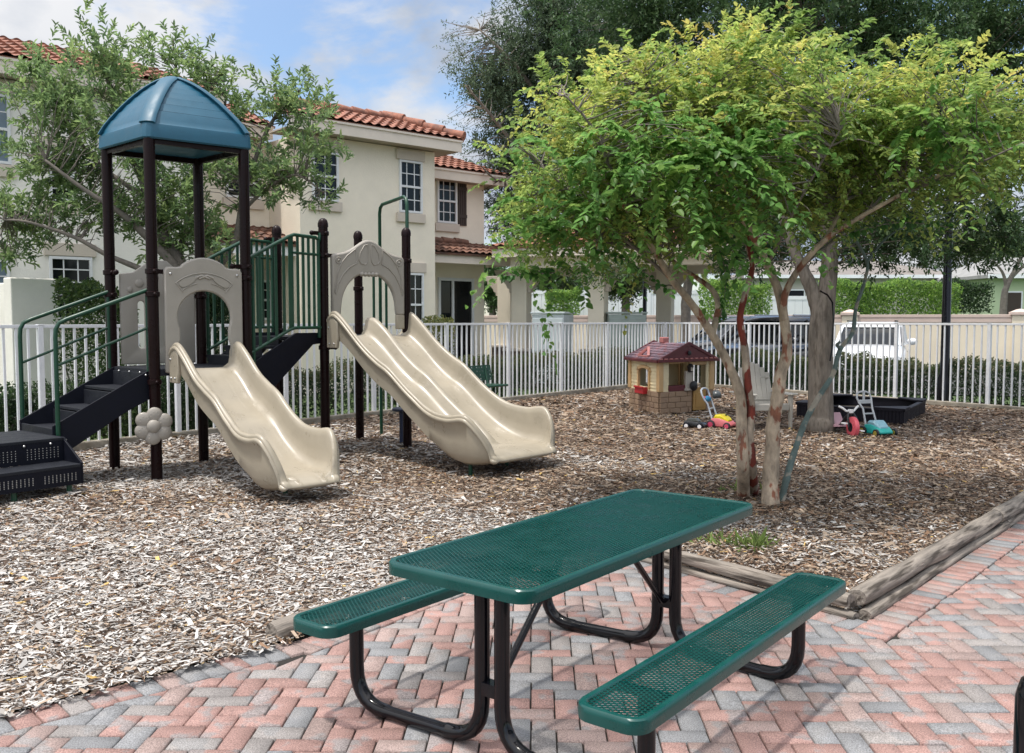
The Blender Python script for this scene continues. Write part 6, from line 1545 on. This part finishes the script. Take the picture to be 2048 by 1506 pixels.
def bench():
    a = at(985, 790, 16.6); f = Vector((.77, -.64, 0)).normalized(); rz = math.atan2(f.y, f.x)
    root = thing('park_bench', 'dark green perforated metal bench by the fence behind the double slide', 'bench', (a.x - .35, a.y - .15, 0), rz); V = Vector; gr = M['green']
    def perf(w, h, cols, rows_, o, X, Y, Nn):
        holes = []
        for i in range(cols):
            for j in range(rows_):
                cx, cy = -w / 2 + w * (i + .5) / cols, -h / 2 + h * (j + .5) / rows_; holes.append([(cx + .014 * math.cos(t_), cy + .014 * math.sin(t_)) for t_ in np.linspace(0, 5.5, 8)])
        return holed([(-w / 2, -h / 2), (w / 2, -h / 2), (w / 2, h / 2), (-w / 2, h / 2)], holes, o, X, Y)
    Yv = V((0, 1, 0)); up = V((-.2, 0, .98)).normalized()
    perf(1.5, .28, 22, 4, V((-.22, 0, .66)), Yv, up, None).build('backrest', gr, root, local=True, smooth=0, solid=.012)
    perf(1.5, .36, 22, 5, V((0, 0, .45)), Yv, V((1, 0, 0)), None).build('seat', gr, root, local=True, smooth=0, solid=.012)
    m = MB(); m.tube([V((.18, -.75, .44)), V((.18, .75, .44))], .022, 8); m.build('front_edge', gr, root, local=True)
    for k in (1, -1):
        m = MB(); m.tube([V((-.25, .6 * k, .80)), V((-.17, .6 * k, .45)), V((-.02, .6 * k, .43)), V((.0, .6 * k, 0))], .025, 10); m.build('leg', gr, root, local=True, smooth=60)
bench()
# ================================================================== parked cars
def suv(px, Y, head, label, paint, dark, L=4.6, W=1.86, H=1.66):
    p = at(px, 640, Y); rz = math.atan2(head[1], head[0]); root = thing('parked_car', label, 'car', (p.x, p.y, 0), rz, 'cars parked behind the fence'); V = Vector
    pm = mat('car_paint', paint, .22, .04, 2, spec=.6, coat=.8); tr = mat('car_trim', (.012, .012, .013), .5); ch = mat('car_chrome', (.6, .6, .62), .15, metal=1); hl = mat('car_lamp', (.55, .58, .62), .08, .2, 20, spec=.9)
    hw = W / 2
    st = [(-L / 2, .70, .45, .85), (-L / 2 + .06, .86, .36, .98), (-L / 2 + .35, .97, .30, 1.04), (-1.0, 1.0, .28, 1.05), (0, 1.0, .28, 1.04), (.75, .99, .28, 1.03), (1.2, .985, .28, 1.0), (1.75, .95, .30, .93), (L / 2 - .22, .88, .33, .84), (L / 2 - .05, .76, .38, .72), (L / 2, .66, .44, .62)]
    secs = []
    for x_, w, z0, z1 in st:
        w *= hw; secs.append([V((x_, a, b)) for a, b in ((-w * .9, z0), (w * .9, z0), (w, z0 + .12), (w * 1.0, (z0 + z1) * .52), (w * .97, z1 - .10), (w * .86, z1 - .015), (w * .45, z1 + .02), (-w * .45, z1 + .02), (-w * .86, z1 - .015), (-w * .97, z1 - .10), (-w * 1.0, (z0 + z1) * .52), (-w, z0 + .12))])
    m = MB(); m.loft(secs); m.build('body', pm, root, local=True, smooth=50)
    def ringc(x0, x1, w, z, r=.12):
        return [V((x1, -w + r, z)), V((x1, w - r, z)), V((x1 - r, w, z)), V((x0 + r, w, z)), V((x0, w - r, z)), V((x0, -w + r, z)), V((x0 + r, -w, z)), V((x1 - r, -w, z))]
    m = MB(); m.loft([ringc(-2.12, 1.10, .84 * hw + .03, 1.0), ringc(-2.02, .70, .80 * hw + .0, 1.25), ringc(-1.85, .32, .735 * hw, H - .12)]); m.build('windows', M['glass'], root, local=True, smooth=30)
    m = MB(); m.loft([ringc(-1.90, .36, .745 * hw, H - .13), ringc(-1.86, .28, .73 * hw, H - .05), ringc(-1.6, .02, .62 * hw, H)]); m.build('roof_panel', pm, root, local=True, smooth=50)
    for k in (1, -1):
        m = MB(); m.bar((1.10, (.80 * hw) * k, 1.0), (.33, .705 * hw * k, H - .11), .07, .05); m.build('pillar', pm, root, local=True)
        m = MB(); m.bar((-.55, (.845 * hw + .028) * k, 1.0), (-.58, .742 * hw * k, H - .11), .03, .09); m.build('pillar', tr if dark else pm, root, local=True); m = MB(); m.bar((-1.75, .83 * hw * k, 1.0), (-1.62, .737 * hw * k, H - .11), .04, .22); m.build('pillar', tr if dark else pm, root, local=True)
        m = MB(); m.ball((.62, (hw + .08) * k, 1.10), (.08, .13, .085), 14, 8); m.box((.62, hw * .95 * k, 1.05), (.06, .2, .04)); m.build('wing_mirror', pm, root, local=True, smooth=60)
        m = MB(); m.prism([(0, 0), (.40, .03), (.42, .12), (.30, .16), (0, .12)] if k == 1 else [(0, 0), (0, .12), (-.30, .16), (-.42, .12), (-.40, .03)], (L / 2 - .10, .44 * k, .63), V((-.32 * 0, 1, 0)), V((-.25, 0, 1)).normalized(), V((1, 0, .25)).normalized(), .10)
        h_ = m.build('headlight', hl, root, local=True, smooth=0, bevel=.02); MB().tube([V((L / 2 - .045, .47 * k, .665)), V((L / 2 - .045, .80 * k, .69))], .012, 6).build('light_strip', ch, h_, local=True)
        m = MB(); m.tube([V((.2, (hw + .012) * k, .86)), V((.0, (hw + .02) * k, .87))], .016, 6); m.build('door_handle', ch, root, local=True)
        for xx in (-1.38, 1.42):
            t_, h = MB(), MB(); wheel(t_, h, (xx, (hw - .10) * k, .345), V((0, 1, 0)), .345, .23, .66); w_ = t_.build('wheel', tr, root, local=True, smooth=40); h.build('rim', ch, w_, local=True, smooth=40)
        m = MB(); m.tube([V((-1.7, .62 * hw * k, H + .02)), V((-.1, .62 * hw * k, H + .025))], .02, 6); m.build('roof_rail', ch if dark else tr, root, local=True)
    m = MB(); m.box((L / 2 - .005, 0, .60), (.06, .80, .26)); gr = m.build('grille', tr, root, local=True, bevel=.03)
    m = MB()
    for k in range(5): m.box((L / 2 + .03, 0, .50 + k * .05), (.012, .74, .010))
    m.build('grille_bars', ch, gr, local=True)
    m = MB(); m.box((L / 2 - .08, 0, .40), (.16, 1.5, .12)); m.build('bumper', tr, root, local=True, bevel=.03)
suv(1470, 29.0, (-.93, -.36), 'black parked car pointing left, behind the navy one and the playhouse', (.006, .006, .008), True, 4.8, 1.9, 1.72)
suv(1543, 25.6, (-.74, -.67), 'dark navy parked car behind the hedge, half hidden by the myrtle stems', (.010, .014, .022), True, 4.7, 1.95, 1.74)
suv(1742, 23.8, (-.42, -.91), 'white parked car facing the fence right of the oak trunk', (.74, .76, .79), False, 4.4, 1.84, 1.58)
# ================================================================== camera, sky, sun
cd = bpy.data.cameras.new('camera'); cam = bpy.data.objects.new('camera', cd); COL.objects.link(cam)
cam.location = CAM; cam.rotation_euler = (math.pi / 2 - PITCH, 0, 0)
cd.sensor_fit = 'HORIZONTAL'; cd.sensor_width = 36; cd.lens = FPX / 2048 * 36; cd.clip_end = 2000; cd.clip_start = .05
S.camera = cam
sunv = Vector((-.80, -.50, 0)).normalized() * math.cos(R(73)) + Vector((0, 0, math.sin(R(73))))
sd = bpy.data.lights.new('sun', 'SUN'); sd.energy = 2.9; sd.angle = R(2.0); sd.color = (1, .95, .88)
so = bpy.data.objects.new('sun', sd); COL.objects.link(so); so.rotation_euler = sunv.to_track_quat('Z', 'Y').to_euler()
w = bpy.data.worlds.new('World'); S.world = w; w.use_nodes = True; t = w.node_tree; t.nodes.clear(); N = t.nodes; Lk = t.links
out = N.new('ShaderNodeOutputWorld'); bg = N.new('ShaderNodeBackground'); Lk.new(bg.outputs[0], out.inputs[0])
sky = N.new('ShaderNodeTexSky'); sky.sky_type = 'NISHITA'; sky.sun_disc = False; sky.sun_elevation = R(73); sky.sun_rotation = math.atan2(sunv.x, sunv.y)
sky.air_density = 1.0; sky.dust_density = .6; sky.ozone_density = 2.2
tc = N.new('ShaderNodeTexCoord'); mp_ = N.new('ShaderNodeMapping'); mp_.inputs['Scale'].default_value = (1, 1, 1.7); mp_.inputs['Location'].default_value = (.35, .1, .15); Lk.new(tc.outputs['Generated'], mp_.inputs[0])
nz = N.new('ShaderNodeTexNoise'); nz.inputs['Scale'].default_value = 3.4; nz.inputs['Detail'].default_value = 9; nz.inputs['Roughness'].default_value = .56; nz.inputs['Distortion'].default_value = .25; Lk.new(mp_.outputs[0], nz.inputs[0])
cv = N.new('ShaderNodeMapRange'); cv.interpolation_type = 'SMOOTHSTEP'; cv.inputs[1].default_value = .44; cv.inputs[2].default_value = .555; Lk.new(nz.outputs[0], cv.inputs[0])
n2 = N.new('ShaderNodeTexNoise'); n2.inputs['Scale'].default_value = 6.5; n2.inputs['Detail'].default_value = 7; Lk.new(mp_.outputs[0], n2.inputs[0])
cs = N.new('ShaderNodeMapRange'); cs.inputs[1].default_value = .38; cs.inputs[2].default_value = .60; cs.inputs[3].default_value = 0; cs.inputs[4].default_value = 1; Lk.new(n2.outputs[0], cs.inputs[0])
cc = N.new('ShaderNodeMix'); cc.data_type = 'RGBA'; cc.inputs[6].default_value = (2.2, 2.55, 3.15, 1); cc.inputs[7].default_value = (4.1, 4.2, 4.4, 1); Lk.new(cs.outputs[0], cc.inputs[0])
mx = N.new('ShaderNodeMix'); mx.data_type = 'RGBA'; Lk.new(cv.outputs[0], mx.inputs[0]); Lk.new(sky.outputs[0], mx.inputs[6]); Lk.new(cc.outputs[2], mx.inputs[7])
nm = N.new('ShaderNodeVectorMath'); nm.operation = 'NORMALIZE'; Lk.new(tc.outputs['Generated'], nm.inputs[0])
dt = N.new('ShaderNodeVectorMath'); dt.operation = 'DOT_PRODUCT'; dt.inputs[1].default_value = sunv; Lk.new(nm.outputs[0], dt.inputs[0])
gl = N.new('ShaderNodeMapRange'); gl.interpolation_type = 'SMOOTHSTEP'; gl.inputs[1].default_value = .10; gl.inputs[2].default_value = 1.0; gl.inputs[3].default_value = 0; gl.inputs[4].default_value = 1; Lk.new(dt.outputs['Value'], gl.inputs[0])
mg = N.new('ShaderNodeMix'); mg.data_type = 'RGBA'; mg.blend_type = 'ADD'; mg.inputs[7].default_value = (8.0, 7.5, 6.8, 1); Lk.new(mx.outputs[2], mg.inputs[6]); Lk.new(gl.outputs[0], mg.inputs[0])
Lk.new(mg.outputs[2], bg.inputs[0]); bg.inputs[1].default_value = .15
S.render.engine = 'CYCLES'
S.view_settings.view_transform = 'Standard'; S.view_settings.look = 'None'; S.view_settings.exposure = .34; S.view_settings.gamma = 1
S.cycles.max_bounces = 8; S.cycles.transparent_max_bounces = 8
